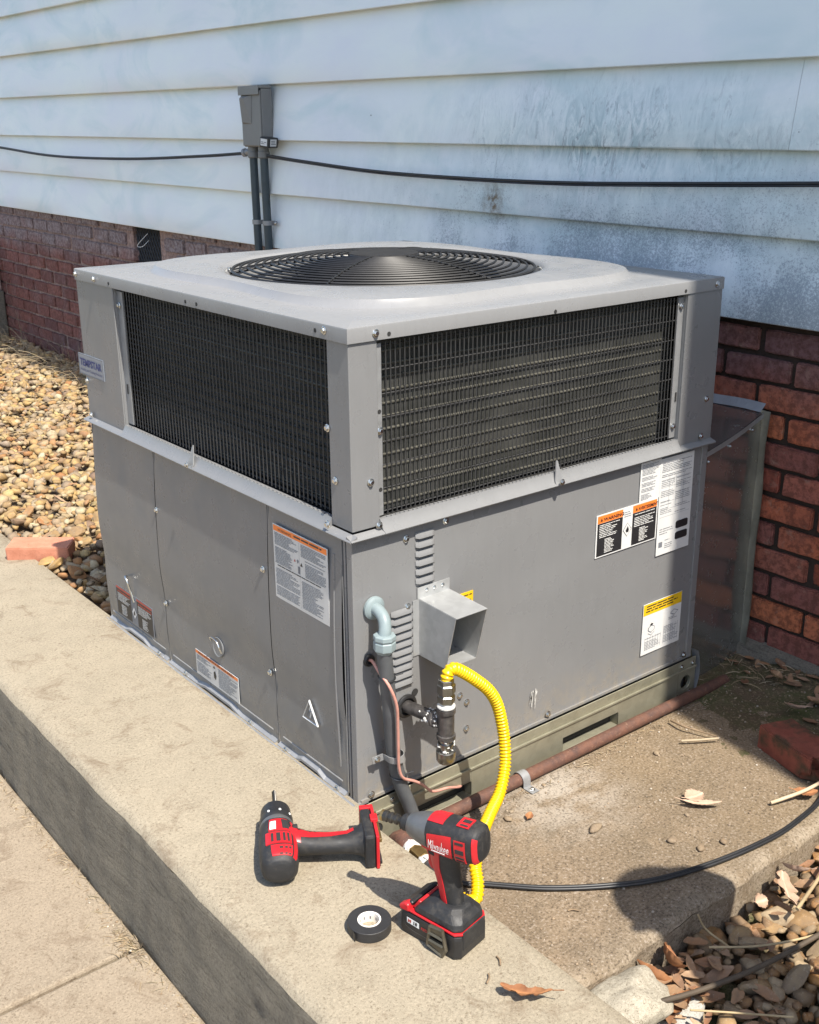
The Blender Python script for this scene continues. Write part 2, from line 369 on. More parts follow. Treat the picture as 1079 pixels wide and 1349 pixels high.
def text2d(s, size=1.0, shear=0.0, bold=0.0):
    """flat lettering as (verts, faces), left aligned at the base line"""
    cu = bpy.data.curves.new('lettering', 'FONT'); cu.body = s; cu.size = size; cu.shear = shear; cu.offset = bold; cu.resolution_u = 2
    o = bpy.data.objects.new('lettering', cu); me = bpy.data.meshes.new_from_object(o)
    vs = [v.co.copy() for v in me.vertices]; fs = [tuple(p.vertices) for p in me.polygons]
    bpy.data.objects.remove(o); bpy.data.meshes.remove(me); bpy.data.curves.remove(cu)
    wd = max((v.x for v in vs), default=0); return vs, fs, wd
class Sticker:
    """a flat printed sheet: f(u, v, d) maps sheet metres to the world, d is the distance off the panel"""
    def __init__(s, f, w, h, mat, t=.0006):
        s.f = f; s.w = w; s.h = h; s.mb = MB(); s.d = t
        s.mb.prism([(0, 0), (w, 0), (w, h), (0, h)], f, -.0004, t, mat)
    def rect(s, a, b, c, d, mat, lift=.0003): s.mb.quad([s.f(*q, s.d+lift) for q in ((a, b), (c, b), (c, d), (a, d))], mat)
    def poly(s, pts, mat, lift=.0006): s.mb.quad([s.f(u, v, s.d+lift) for u, v in pts], mat)
    def text(s, body, u, v, size, mat, fit=None, shear=0, bold=0, lift=.0007):
        vs, fs, wd = text2d(body, size, shear, bold); k = min(1.6, fit/wd) if fit and wd else 1
        s.mb.add([s.f(u+p.x*k, v+p.y, s.d+lift) for p in vs], fs, mat)
    def lines(s, a, b, c, d, pitch, mat, rnd, fill=.5, gap=.12):
        v = d - pitch
        while v > b:
            if rnd.random() > gap:
                u = a + (rnd.random()*.02*(c-a)); end = c - (rnd.random()**2)*.45*(c-a)
                while u < end:
                    wl = min(rnd.uniform(1.2, 6)*pitch, end-u)
                    s.rect(u, v, u+wl, v+pitch*fill, mat, .0005); u += wl + pitch*.45
            v -= pitch
    def build(s, name, parent): return s.mb.build(name, None, parent, recalc=False)
def ico(sub, seed, sq=(1, .8, .55), amp=.16, freq=1.3, flat=0.0):
    bm = bmesh.new(); bmesh.ops.create_icosphere(bm, subdivisions=sub, radius=1)
    off = Vector((seed*3.1, seed*1.7, seed*.9)); rr = random.Random(seed*13+5)
    planes = [(Vector((rr.gauss(0, 1), rr.gauss(0, 1), rr.gauss(0, 1))).normalized(), rr.uniform(.50, .80)) for _ in range(11 if flat > .8 else 5)] if flat else []
    for v in bm.verts:
        d = v.co.normalized(); k = 1 + amp*mnoise.noise(d*freq+off) + amp*.4*mnoise.noise(d*freq*2.7+off)
        q = d*k
        for n, h in planes:
            e = q.dot(n)-h
            if e > 0: q -= n*e*flat
        v.co = Vector((q.x*sq[0], q.y*sq[1], q.z*sq[2]))
    vs = np.array([v.co[:] for v in bm.verts]); fs = np.array([[v.index for v in f.verts] for f in bm.faces]); bm.free()
    return vs, fs
def mass(name, items, parent=None, mat=None, loc=(0, 0, 0), kind='stuff', smooth=True, rnd=None):
    """items: (verts, faces, tint) joined with numpy into one mesh"""
    vs = []; fs = []; ti = []; o = 0
    for v, f, t in items:
        vs.append(v); fs.append(f+o); ti.append(np.full(len(v), t)); o += len(v)
    v = np.concatenate(vs) - np.array(ORG[parent.name] if parent else loc); f = np.concatenate(fs); k = f.shape[1]
    me = bpy.data.meshes.new(name); me.vertices.add(len(v)); me.vertices.foreach_set('co', v.ravel())
    me.loops.add(f.size); me.loops.foreach_set('vertex_index', f.ravel()); me.polygons.add(len(f))
    me.polygons.foreach_set('loop_start', np.arange(0, f.size, k)); me.update(calc_edges=True)
    at = me.attributes.new('tint', 'FLOAT', 'POINT'); at.data.foreach_set('value', np.concatenate(ti))
    if smooth: me.shade_smooth()
    me.materials.append(mat); o_ = bpy.data.objects.new(name, me); COL.objects.link(o_)
    if parent: o_.parent = parent
    else: o_.location = loc
    ORG[o_.name] = Vector(ORG[parent.name] if parent else loc)
    if kind: o_['kind'] = kind
    return o_
#@@STRUCTURE
# ------------------------------------------------------------------ ground, ledge, walk, pad
PADZ, LOWZ = -.11, -.27
g = MB(); g.quad([(-90, -90, -.36), (90, -90, -.36), (90, 90, -.36), (-90, 90, -.36)])
tag(g.build('ground', M['ground']), kind='structure')
def wob(y, s, a): return .0016*mnoise.noise(Vector((y*60, 1.3, 2.1))) + a*mnoise.noise(Vector((y*s, 3.3, 8.1))) + a*.5*mnoise.noise(Vector((y*s*3.1, 1.3, 4.1)))
b = MB(); ys = [-1.0+.04*i for i in range(230)]
top = [(-.002, -.05), (-.002, -.004), (-.006, 0)] + [(-.04-.03*i, 0) for i in range(11)] + [(-.3735, 0)]
arc = [(-.3735-.026*math.sin(t), -.026+.026*math.cos(t)) for t in (PI/8, PI/4, 3*PI/8, PI/2)]
prof_t = top+arc[:3]
def lpt(x, z, y): 
    e = max(0, min(1, (-.33-x)/.05))
    x -= .021*max(0, min(1, (-.045-y)/.02))*max(0, 1+x/.06)
    return (x+wob(y, 7, .004)*e, y, z + .0016*mnoise.noise(Vector((x*6, y*6, .4)))*(1 if z > -.02 else 0))
b.grid(len(ys), len(prof_t), lambda i, j: lpt(prof_t[j][0], prof_t[j][1], ys[i]), M['ledge'])
fc = [arc[2], arc[3]] + [(-.3995-.0145*k/14, -.026-(abs(LOWZ)-.026)*k/14) for k in range(1, 15)] + [(-.415, -.36)]
ys2 = [-1.0+.02*i for i in range(460)]
def fpt(j, y):
    x, z = fc[j]; k = 0 if j < 1 else min(1, (j)/3)
    rid = .0022*mnoise.noise(Vector((y*9, z*95, 2))) + .0016*mnoise.noise(Vector((y*34, z*80, 5)))
    return (x+wob(y, 7, .004)+rid*k, y, z)
b.grid(len(ys2), len(fc), lambda i, j: fpt(j, ys2[i]), M['curbface'])
tag(b.build('concrete_ledge', None, smooth=60), kind='structure')

walk = empty('sidewalk', (-1.5, 1, LOWZ), kind='structure')
for k in range(-1, 6):
    y0, y1 = .2+1.45*(k-1)+.005, .2+1.45*k-.005
    b = MB(); b.bb((-2.9, y0, -.40), (-.4165, y1, LOWZ), None)
    b.build('walk_slab', M['walk'], walk, bevel=.006)
b = MB(); b.bb((-2.9, -2.7, -.34), (-.4165, 8.9, LOWZ-.012)); b.build('joint_filler', M['soil'], walk)

PX0, PX1, PY0, PY1 = -.03, 1.335, -.565, 1.3
b = MB(); nx, ny = 90, 126
def padz(x, y):
    e = 0
    if y < PY0+.02: e = (PY0+.02-y)/.02
    return PADZ + .0028*mnoise.noise(Vector((x*7, y*7, 0))) + .0012*mnoise.noise(Vector((x*31, y*31, 3))) - .012*e*e
def pedge(x): return .007*mnoise.noise(Vector((x*9, 7, 1))) + .004*mnoise.noise(Vector((x*30, 2, 1)))
def pfun(i, j):
    x = PX0 + (PX1-PX0)*i/(nx-1)
    if j < 4: y = PY0+[.0, .004, .010, .02][j]; z = PADZ - [.016, .008, .003, .0][j]; return (x, y+pedge(x), z + .0028*mnoise.noise(Vector((x*7, y*7, 0))))
    y = PY0+.02 + (PY1-PY0-.02)*(j-3)/(ny-4); return (x, y, padz(x, y))
b.grid(nx, ny, pfun)
b.grid(nx, 6, lambda i, j: (PX0+(PX1-PX0)*i/(nx-1), PY0+pedge(PX0+(PX1-PX0)*i/(nx-1))-.002*(5-j)/5+.004*mnoise.noise(Vector((i*.4, j*.8, 2)))*(1 if j < 5 else 0), PADZ-.016-.14*(5-j)/5))
tag(b.build('concrete_pad', M['pad'], smooth=60), kind='structure')
# earth drifted against the footing
b = MB()
def soilz(x, y):
    d = (1.36-x); t = max(0, min(1, (d-.02)/.42)); h = .055*(1-t)**2.0*(.75+.5*mnoise.noise(Vector((x*5, y*5, 1)))) + .006*mnoise.noise(Vector((x*23, y*23, 6))) + .004*mnoise.noise(Vector((x*60, y*60, 6)))
    return PADZ - .004 + h*(1 if y > -.45 else max(0, 1-(-.45-y)/.15))
b.grid(46, 110, lambda i, j: (.90+.46*i/45, -.60+1.0*j/109, soilz(.90+.46*i/45, -.60+1.0*j/109)))
tag(b.build('soil', M['soil'], smooth=180), kind='structure')
# beds under the loose stones
bedL = MB(); bedL.grid(20, 60, lambda i, j: (-.01+1.4*i/19, 1.18+6.4*j/59, -.035+.02*mnoise.noise(Vector((i*.4, j*.4, 1)))))
bedL = tag(bedL.build('tan_gravel_bed', M['debris'], loc=(.6, 3, -.04), smooth=180), kind='structure')
bedR = MB(); bedR.grid(30, 26, lambda i, j: (-.02+1.5*i/29, -1.45+.90*j/25, -.225+.02*mnoise.noise(Vector((i*.4, j*.4, 7)))))
bedR = tag(bedR.build('river_stone_bed', M['soil'], loc=(.6, -.9, -.22), smooth=180), kind='structure')

# ------------------------------------------------------------------ the house
WX = 1.36
house = empty('house', (WX, 2.5, PADZ), 'house wall of wide pale blue-white lap siding above a low red brick foundation', 'house')
Z0, PITCH = .678, .0737
b = MB(); b.bb((WX+.012, -2.55, -.30), (WX+.2, 3.50, .92)); b.bb((WX+.012, 3.80, -.30), (WX+.2, 6.7, .92)); b.bb((WX+.012, 3.50, -.30), (WX+.2, 3.80, .678)); b.bb((WX+.10, 3.50, .678), (WX+.2, 3.80, .92), M['inner'])
b.mats = [M['mortar'], M['inner']]; b.m = [0]*18+[1]*6
fw_ = b.build('foundation_wall', None, house)
bricks = []
for v in range(7):
    bm = bmesh.new(); bmesh.ops.create_cube(bm, size=1)
    for q in bm.verts: q.co = Vector((q.co.x*.09, q.co.y*.2, q.co.z*.0605))
    bmesh.ops.bevel(bm, geom=bm.edges[:], offset=.0035, segments=2, affect='EDGES')
    bmesh.ops.subdivide_edges(bm, edges=[e for e in bm.edges if e.calc_length() > .08], cuts=5, use_grid_fill=True)
    for q in bm.verts:
        n_ = Vector((v*7.7, v*3.1, 0)); q.co += .003*Vector((mnoise.noise(q.co*22+n_), mnoise.noise(q.co*25-n_), mnoise.noise(q.co*19+n_*2))) + Vector((.002*mnoise.noise(q.co*70+n_), 0, 0))
        if v == 3 and q.co.y > .04 and q.co.x < -.02: q.co.x += .014*max(0, mnoise.noise(q.co*30+n_)+.3)
    me = bpy.data.meshes.new('brick'); bm.to_mesh(me); bm.free(); me.shade_smooth(); me.set_sharp_from_angle(angle=math.radians(50)); me.materials.append(M['brick']); bricks.append(me)
rest = []; rb = random.Random(4)
bcoarse = [np.array([(x, y, z) for x in (-.045, .045) for y in (-.1, .1) for z in (-.03, .03)]), np.array([(0, 1, 3, 2), (4, 6, 7, 5), (0, 4, 5, 1), (2, 3, 7, 6), (0, 2, 6, 4), (1, 5, 7, 3)])]
nvis = 0
for k in range(-2, 13):
    zc = Z0 - PITCH*k + PITCH/2; off = .1 if k % 2 else 0.0
    for i in range(-12, 32):
        yc = .072 - .0 + off + .2115*i + rb.uniform(-.004, .004)
        if yc < -2.4 or yc > 6.55: continue
        if k < 0 or k <= 1:
            if 3.50-.06 < yc < 3.80+.06: 
                if k <= 0: continue
        seen = (2.25 < yc < 5.95 and zc > -.02) or (-.45 < yc < .36 and zc > -.06)
        if k == 0 and 1.9 < yc <= 2.25: seen = True
        xx = WX+.045+rb.uniform(-.003, .003)
        if seen:
            r_ = (rb.uniform(-.012, .012), rb.uniform(-.02, .02), rb.uniform(-.01, .01))
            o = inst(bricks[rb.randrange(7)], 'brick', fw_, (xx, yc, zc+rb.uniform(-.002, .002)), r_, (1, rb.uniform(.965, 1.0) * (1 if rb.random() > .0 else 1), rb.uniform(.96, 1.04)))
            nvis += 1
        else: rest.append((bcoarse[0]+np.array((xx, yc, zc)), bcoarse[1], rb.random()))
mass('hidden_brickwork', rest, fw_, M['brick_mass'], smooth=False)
print('bricks seen', nvis, 'rest', len(rest))
# concrete footing under the bricks
b = MB(); b.grid(70, 6, lambda i, j: (WX+[-.035, -.033, -.028, -.005, .03, .1][j]+.006*mnoise.noise(Vector((i*.6, j, 3))), -2.5+9.2*i/69, [-.3, -.12, -.062, -.046, -.044, -.044][j]+.006*mnoise.noise(Vector((i*.7, j, 9)))))
b.build('footing', M['curbface'], house, smooth=60)
# vent in the foundation: recessed black expanded-metal screen
vent = MB(); vent.bb((WX+.028, 3.505, .68), (WX+.034, 3.795, .90), M['inner']); vent = vent.build('foundation_vent', None, house)
b = MB()
for s_ in (-1, 1):
    for k in range(-9, 20):
        y0 = 3.505+.029*k; y1 = y0+s_*.11*1.0
        pts = []
        for q in range(9):
            t = q/8; y = (y0 if s_ > 0 else y0+.0)+s_*.127*t; z = .682+.215*t
            if 3.507 <= y <= 3.793: pts.append((WX+.024-.002*s_, y, z))
        if len(pts) > 1: b.tube(pts, .0026, 4)
b.build('vent_screen', M['cable'], vent); vent_wire = MB()
vent_wire.tube(smooth_path([(WX+.0, 3.60, .80), (WX-.03, 3.62, .77), (WX-.035, 3.66, .775), (WX-.02, 3.57, .835)], 5), .0013, 5)
vent_wire.build('loose_wire', M['inkw'], vent)
# lap siding, each board its own; the laps drift up a hair towards the far end as in the photograph
zb = [.848, 1.062, 1.268, 1.476, 1.700, 1.905, 2.115, 2.325, 2.535, 2.745]
def lapz(z, y): return z + .0065*(y-1.5)
SEAMS = {1: [1.075], 2: [.02, 4.9], 5: [.4]}
SX = 1.335
for i, z in enumerate(zb):
    zt = (zb[i+1] if i+1 < len(zb) else z+.21)+.02
    cuts = [-2.50] + SEAMS.get(i, []) + [6.7]
    for y0, y1 in zip(cuts, cuts[1:]):
        b = MB(); n = max(2, int((y1-y0)/.25)); ya, yb_ = y0+.0004, y1-.0004
        def sp(ii, jj):
            y = ya+(yb_-ya)*ii/n; wv = .0022*mnoise.noise(Vector((y*1.3, z*9, 1)))+.0012*mnoise.noise(Vector((y*4, z*9, 2)))
            zl, zh = lapz(z, y)+wv*.6, lapz(zt, y)
            return [(SX+.028, y, zl+.004), (SX-.001, y, zl), (SX-.0045, y, zl+.002), (SX-.005+wv, y, zl+.006), (SX+.005+wv*1.5, y, zl*.66+zh*.34), (SX+.016+wv, y, zl*.33+zh*.67), (SX+.0275, y, zh-.012), (SX+.031, y, zh)][jj]
        b.grid(n+1, 8, sp)
        b.build('siding_board', M['siding'], house, smooth=35, recalc=False)
# nails in the bottom board and small holes
nl = MB(); nl.lathe([(0, .0026), (.001, .0026), (.0014, .0016)], (0, 0, 0), (-1, 0, 0), 8); nl = nl.mesh('nail', M['ink'])
for y, z in ((.035, .866), (.95, 1.075), (.35, 1.086), (1.12, 1.22), (1.72, 1.36), (.9, 1.52), (1.2, 1.59), (-.03, 1.10), (.0, 1.3)):
    inst(nl, 'nail', house, (SX-.0045+.03*max(0, min([(z-q) for q in [lapz(v, y) for v in zb] if z >= q]))/.21, y, z))
# sheathing behind, soffit and eave edge overhead, wing of the house that returns to the right
b = MB(); b.bb((WX+.02, -2.5, .86), (WX+.16, 6.7, 2.95)); b.build('sheathing', M['roof'], house)
b = MB(); b.bb((.955, -2.5, 2.93), (1.60, 6.9, 2.96), M['roof']); b.bb((.935, -2.5, 2.90), (.953, 6.9, 3.06), M['roof'])
b.quad([(.93, -2.5, 3.07), (.93, 6.9, 3.07), (3.6, 6.9, 4.4), (3.6, -2.5, 4.4)], M['ground']); b.build('eave', None, house)
b = MB(); wx0 = .700; b.bb((wx0, -5.5, .83), (1.36, -2.52, 6.2)); wing = b.build('wing_wall', M['siding'], house)
b = MB(); b.bb((wx0+.02, -5.5, -.3), (1.36, -2.53, .828)); b.build('wing_foundation', M['mortar'], house)

# concrete stoop at the far left end
st = empty('brick_stoop', (.9, 6.25, 0), 'brick stoop on a grey concrete base at the far left end of the wall', 'steps')
b = MB(); b.bb((.55, 5.79, -.2), (1.355, 6.5, .33)); b.build('stoop_base', M['curbface'], st, bevel=.01)
b = MB(); b.bb((.60, 5.83, .33), (1.355, 6.5, .58)); sm = b.build('stoop_core', M['mortar'], st)
for k in range(3):
    for i in range(3): inst(bricks[(k+i) % 7], 'brick', sm, (.70+.2115*i+(.1 if k % 2 else 0)-.03, 5.83, .37+PITCH*k), (0, 0, PI/2))

# ------------------------------------------------------------------ loose stones
def bed_stones(bed, n_single, n_mass, place, size, shapes, matn, matm, seed, name):
    rr = random.Random(seed); cand = [(place(rr), size(rr)) for _ in range(n_single+n_mass)]
    cam = Vector((-1.141, -1.612, 1.318))
    cand.sort(key=lambda q: -(q[1]/(Vector(q[0])-cam).length))
    ms = []
    for v, f in shapes:
        me = bpy.data.meshes.new(name); me.from_pydata([tuple(x) for x in v], [], f.tolist()); me.shade_smooth(); me.set_sharp_from_angle(angle=math.radians(30)); me.materials.append(matn); ms.append(me)
    items = []
    low = [ico(1, 40+k, (1, .78, .55), .22, 1.4, .9) for k in range(6)]
    for idx, (p, s) in enumerate(cand):
        rot = (rr.gauss(0, .35), rr.gauss(0, .35), rr.uniform(0, 2*PI))
        if idx < n_single: inst(ms[rr.randrange(len(ms))], name, bed, p, rot, (s*rr.uniform(.85, 1.2), s*rr.uniform(.8, 1.15), s*rr.uniform(.75, 1.1)))
        else:
            v, f = low[rr.randrange(6)]; m = np.array((Matrix.Rotation(rot[2], 3, 'Z') @ Matrix.Rotation(rot[0], 3, 'X') @ Matrix.Rotation(rot[1], 3, 'Y')))
            items.append(((v*s) @ m.T + np.array(p), f, rr.random()))
    mass(name+'_fill', items, bed, matm)
tan = [(.34, .215, .085), (.41, .31, .145), (.29, .135, .05), (.46, .39, .25), (.19, .125, .085), (.40, .26, .09), (.28, .22, .165), (.45, .34, .145)]
riv = [(.22, .135, .06), (.28, .185, .09), (.20, .10, .038), (.22, .165, .10), (.34, .26, .16), (.14, .09, .045), (.36, .17, .05)]
shL = [ico(2, k+1, (1, .74, .50), .30, 1.5, 1.0) for k in range(10)]
shR = [ico(3, k+21, (1, .70, .46), .26, 1.2, .8) for k in range(10)]
def plL(rr):
    t = rr.random()**1.15; y = 1.22+4.75*t; x = rr.uniform(.01, 1.34)
    return (x, y, -.022+.022*rr.random()+.03*max(0, (x-.9)/.5) + .016*max(0, min(1, (y-2)/2)))
bed_stones(bedL, 290, 7500, plL, lambda rr: .013+.027*rr.random()**1.5, shL, m_stone('tan_stone', tan), m_stone('tan_stone_mass', tan, True), 11, 'stone')
def plR(rr):
    while True:
        x, y = rr.uniform(.05, 1.36), rr.uniform(-1.40, -.575)
        if x < .24 and y < -.52: continue
        return (x, y, -.208+.034*rr.random())
bed_stones(bedR, 295, 1700, plR, lambda rr: .012+.023*rr.random()**1.5, shR, m_stone('river_stone', riv), m_stone('river_stone_mass', riv, True), 12, 'stone')
#@@UNIT
# ------------------------------------------------------------------ packaged air conditioner
UW, UD, UT, SEAM = 1.078, 1.2, .982, .582
ac = empty('air_conditioner', (UW/2, UD/2, PADZ), 'large grey packaged air conditioner standing between the concrete ledge and the house wall', 'air conditioner')
fr = lambda u, v, d: Vector((u, -d, v))            # on the right-hand (service) side: u = x, v = z
fl = lambda u, v, d: Vector((-d, u, v))            # on the left-hand side: u = y, v = z
_sc = {}
def screw(p, axis, parent=ac, s=1.0, name='screw'):
    key = (tuple(axis), s)
    if key not in _sc:
        b = MB(); b.lathe([(0, .0078*s), (.0012*s, .0078*s), (.0018*s, .0066*s)], (0, 0, 0), axis, 12)
        b.lathe([(.001*s, .0052*s), (.0052*s, .005*s), (.0058*s, .004*s)], (0, 0, 0), axis, 6); _sc[key] = b.mesh('screw', M['zinc'])
    return inst(_sc[key], name, parent, p)
def scR(x, z, d=.0, s=1.0, parent=ac): return screw((x, -d, z), (0, -1, 0), parent, s)
def scL(y, z, d=.0, s=1.0, parent=ac): return screw((-d, y, z), (-1, 0, 0), parent, s)
# inner box that closes the lower half and base pan
b = MB(); b.bb((.012, .012, -.10), (UW-.002, UD-.002, SEAM+.01)); b.build('inner_cabinet', M['inner'], ac)
# right-hand service panel with faint oil-canning
b = MB(); nx, nz = 40, 22
b.grid(nx, nz, lambda i, j: (.002+(UW-.004)*i/(nx-1), -.0018*math.sin(PI*i/(nx-1))*math.sin(PI*j/(nz-1)) + .0012*mnoise.noise(Vector((i*.16, j*.16, 5))), .003+(SEAM-.003)*j/(nz-1)))
b.bb((.002, -.0045, -.003), (UW-.002, .004, .0035))
b.build('side_panel', M['paint'], ac, smooth=40, recalc=False)
b = MB(); b.bb((1.056, -.0035, .0), (UW, .01, SEAM)); b.build('corner_flange', M['paint'], ac, bevel=.002)
# left-hand side: corner channel and three access panels
b = MB(); b.bb((-.004, .0, -.006), (.02, .0185, SEAM-.002)); b.bb((-.003, .0235, -.002), (.02, .030, SEAM-.002)); b.build('corner_channel', M['paint'], ac, bevel=.0015)
def panel(y0, y1, seed, ridges):
    b = MB(); n, m = 26, 30; H = SEAM-.004
    def f(i, j):
        u, v = i/(n-1), j/(m-1); y = y0+(y1-y0)*u; z = .006+(H-.006)*v
        e = min(1, u/.05, (1-u)/.05); tw = (y-.6)/1.2
        sh = .0115*math.sin(PI*min(1, max(0, (v-.02)/.96)))**.9 * (1+.25*tw) - .0065*math.exp(-((v-.28-.10*tw)/.10)**2)
        return (-.002 - e*.001 - sh*.78 + .0006*mnoise.noise(Vector((u*3, v*3, seed))), y, z)
    b.grid(n, m, f)
    for yy, za, zz in ridges: b.tube([(-.004-.0085*math.sin(PI*q/12)*.78, yy, za+(zz-za)*q/12) for q in range(13)], .0028, 6)
    p = b.build('access_panel', M['paint_shaded'], ac, smooth=50)
    e = MB(); e.bb((-.0035, y0, .0), (.004, y1, .0065)); e.bb((-.004, y0, .0), (.006, y0+.002, H)); e.bb((-.004, y1-.002, .0), (.006, y1, H)); e.build('panel_edge', M['paint'], p)
    f_ = MB()                                        # joggled flange along the bottom, proud of the sill
    pts = [(y0+.004, -.004), (y0+.30*(y1-y0), -.004), (y0+.39*(y1-y0), .006), (y0+.62*(y1-y0), .006), (y0+.71*(y1-y0), -.004), (y1-.004, -.004)]
    for (ya, za), (yb_, z_) in zip(pts, pts[1:]):
        f_.add([(-.012, ya, za), (-.012, yb_, z_), (-.012, yb_, z_+.006), (-.012, ya, za+.006), (-.001, ya, za+.004), (-.001, yb_, z_+.004), (-.001, yb_, z_+.012), (-.001, ya, za+.012)],
               [(0, 1, 2, 3), (3, 2, 6, 7), (4, 5, 1, 0), (0, 3, 7, 4), (1, 5, 6, 2)])
    f_.build('panel_flange', M['zincpaint'], p)
    e = MB(); e.tube([(-.0035, y0+.02, .026), (-.0035, y1-.02, .026)], .0022, 6); e.build('panel_rib', M['paint'], p, smooth=60)
    return p
M['zincpaint'] = m_galv('pale_zinc_edge', (.30, .305, .31), .42, .35)
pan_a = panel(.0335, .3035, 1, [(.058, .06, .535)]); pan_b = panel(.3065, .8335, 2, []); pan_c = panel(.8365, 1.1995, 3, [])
# base pan lip over the ledge
b = MB(); b.bb((-.016, -.004, -.0065), (.02, UD+.004, -.0015)); b.tube([(-.0165, y, -.003) for y in (-.004, UD+.004)], .0042, 8); b.bb((-.010, -.003, -.03), (.01, UD, -.0065)); b.build('base_pan_lip', M['zincpaint'], ac, smooth=40)
# base rails
def rail():
    b = MB(); y0, y1 = -.012, -.0095
    SL = [(.125, .298), (.592, .788)]; za, zb_ = -.101, -.066
    xs = [.004, .125, .298, .592, .788, 1.020, UW+.012]
    b.bb((.004, y0, -.0285), (UW+.012, y1, -.004))                      # top band
    b.bb((.004, y0-.0045, -.0345), (UW+.012, y1, -.0285))               # pressed ridge
    zt = -.0345
    for x0, x1 in zip(xs, xs[1:]):
        hole = (x0, x1) in SL
        if hole: b.bb((x0, y0, zb_), (x1, y1, zt)); b.bb((x0, y0, PADZ+.001), (x1, y1, za))
        elif x0 == 1.020: pass
        else: b.bb((x0, y0, PADZ+.001), (x1, y1, zt))
    cx, cz, r = 1.052, -.070, .0195; pts = []
    def sqp(a):
        c, s_ = math.cos(a), math.sin(a); k = 1/max(abs(c), abs(s_)); return c*k, s_*k
    angs = sorted(set([2*PI*i/32 for i in range(32)]+[PI/4+PI/2*i for i in range(4)]))
    x0, x1, z0, z1 = 1.020, UW+.012, PADZ+.001, zt
    outer = []; inn = []
    for a in angs:
        sx, sz = sqp(a); ox = cx+sx*((x1-cx) if sx > 0 else (cx-x0)); oz = cz+sz*((z1-cz) if sz > 0 else (cz-z0)); outer.append((ox, y0, oz)); inn.append((cx+r*math.cos(a), y0, cz+r*math.sin(a)))
    n = len(angs); b.add(outer+inn+[(p[0], y0+.008, p[2]) for p in inn], [(i, (i+1) % n, n+(i+1) % n, n+i) for i in range(n)]+[(n+i, n+(i+1) % n, 2*n+(i+1) % n, 2*n+i) for i in range(n)])
    for x0, x1 in SL:                                                   # rolled lip under each fork slot
        b.bb((x0, y0, za-.002), (x1, y0+.035, za+.0005)); b.bb((x0-.002, y0, za), (x0, y0+.03, zb_)); b.bb((x1, y0, za), (x1+.002, y0+.03, zb_)); b.bb((x0, y0, zb_), (x1, y0+.03, zb_+.002))
    # return at the front corner with its lifting hole
    b.bb((-.004, y0, -.108), (.0035, .03, -.036)); 
    b.bb((-.006, y0-.002, -.034), (.004, .05, -.0065))
    return b.build('base_rail', M['rail'], ac, bevel=.0008, seg=1)
rl = rail()
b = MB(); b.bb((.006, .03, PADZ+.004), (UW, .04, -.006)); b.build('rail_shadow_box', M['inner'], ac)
b = MB(); b.lathe([(0, .022), (.003, .021), (.003, .017), (-.004, .017)], (.030, -.0125, -.073), (0, -1, 0), 24, M['rail'], False); b.lathe([(.0012, .017), (.0016, .0001)], (.030, -.0125, -.073), (0, -1, 0), 24, M['inner']); b.build('lifting_hole', None, rl, smooth=40)
for x, z in ((.075, -.018), (1.03, -.018), (1.075, -.02), (1.02, -.104), (1.07, -.101)): scR(x, z, .0125, .8, rl)
b = MB()                                                                # bent strap end at the rear corner of the rail
b.rings([[Vector((UW+.004+.012*math.sin(t*PI)+.008, -.016+dx, .012-.118*t)) for dx in (-.002, .022)] for t in [q/10 for q in range(11)]], False, False, False)
b.build('rail_end_strap', M['zincpaint'], rl, smooth=60)
# corner posts of the condenser section
b = MB(); b.prism([(-.002, -.002), (.063, -.002), (.063, .001), (.0015, .001), (.0015, .066), (-.002, .066)], lambda u, v, d: Vector((u, v, d)), SEAM+.012, UT-.02); b.build('corner_post', M['paint'], ac, bevel=.0015)
b = MB(); b.bb((.957, -.003, SEAM+.008), (UW+.006, .001, UT-.02)); b.bb((UW+.003, .001, SEAM+.008), (UW+.006, .25, UT-.02)); b.bb((.957, .001, SEAM+.02), (.960, .028, UT-.02)); b.build('corner_post', M['paint'], ac, bevel=.0015)
b = MB(); b.bb((-.003, .987, SEAM+.008), (.001, UD+.006, UT-.02)); b.bb((.001, UD+.003, SEAM+.008), (.25, UD+.006, UT-.02)); b.bb((.001, .987, SEAM+.02), (.026, .990, UT-.02)); b.build('corner_post', M['paint'], ac, bevel=.0015)
b = MB(); b.bb((UW-.2, UD+.0, SEAM), (UW+.006, UD+.006, UT-.02)); b.bb((UW+.0, UD-.2, SEAM), (UW+.006, UD, UT-.02)); b.bb((.25, UD-.01, SEAM), (UW-.2, UD+.004, UT-.02)); b.bb((UW-.01, .25, SEAM), (UW+.004, UD-.2, UT-.02)); b.build('rear_panel', M['paint'], ac)
# flange strips beside the coil
for a_, b_ in (((.0635, .004, .612), (.0765, .007, .945)), ((.936, .008, .612), (.956, .011, .945)), ((.004, .067, .612), (.007, .072, .945)), ((.008, .957, .612), (.011, .9865, .945))):
    b = MB(); b.bb(a_, b_); b.build('coil_flange', M['zincpaint'], ac)
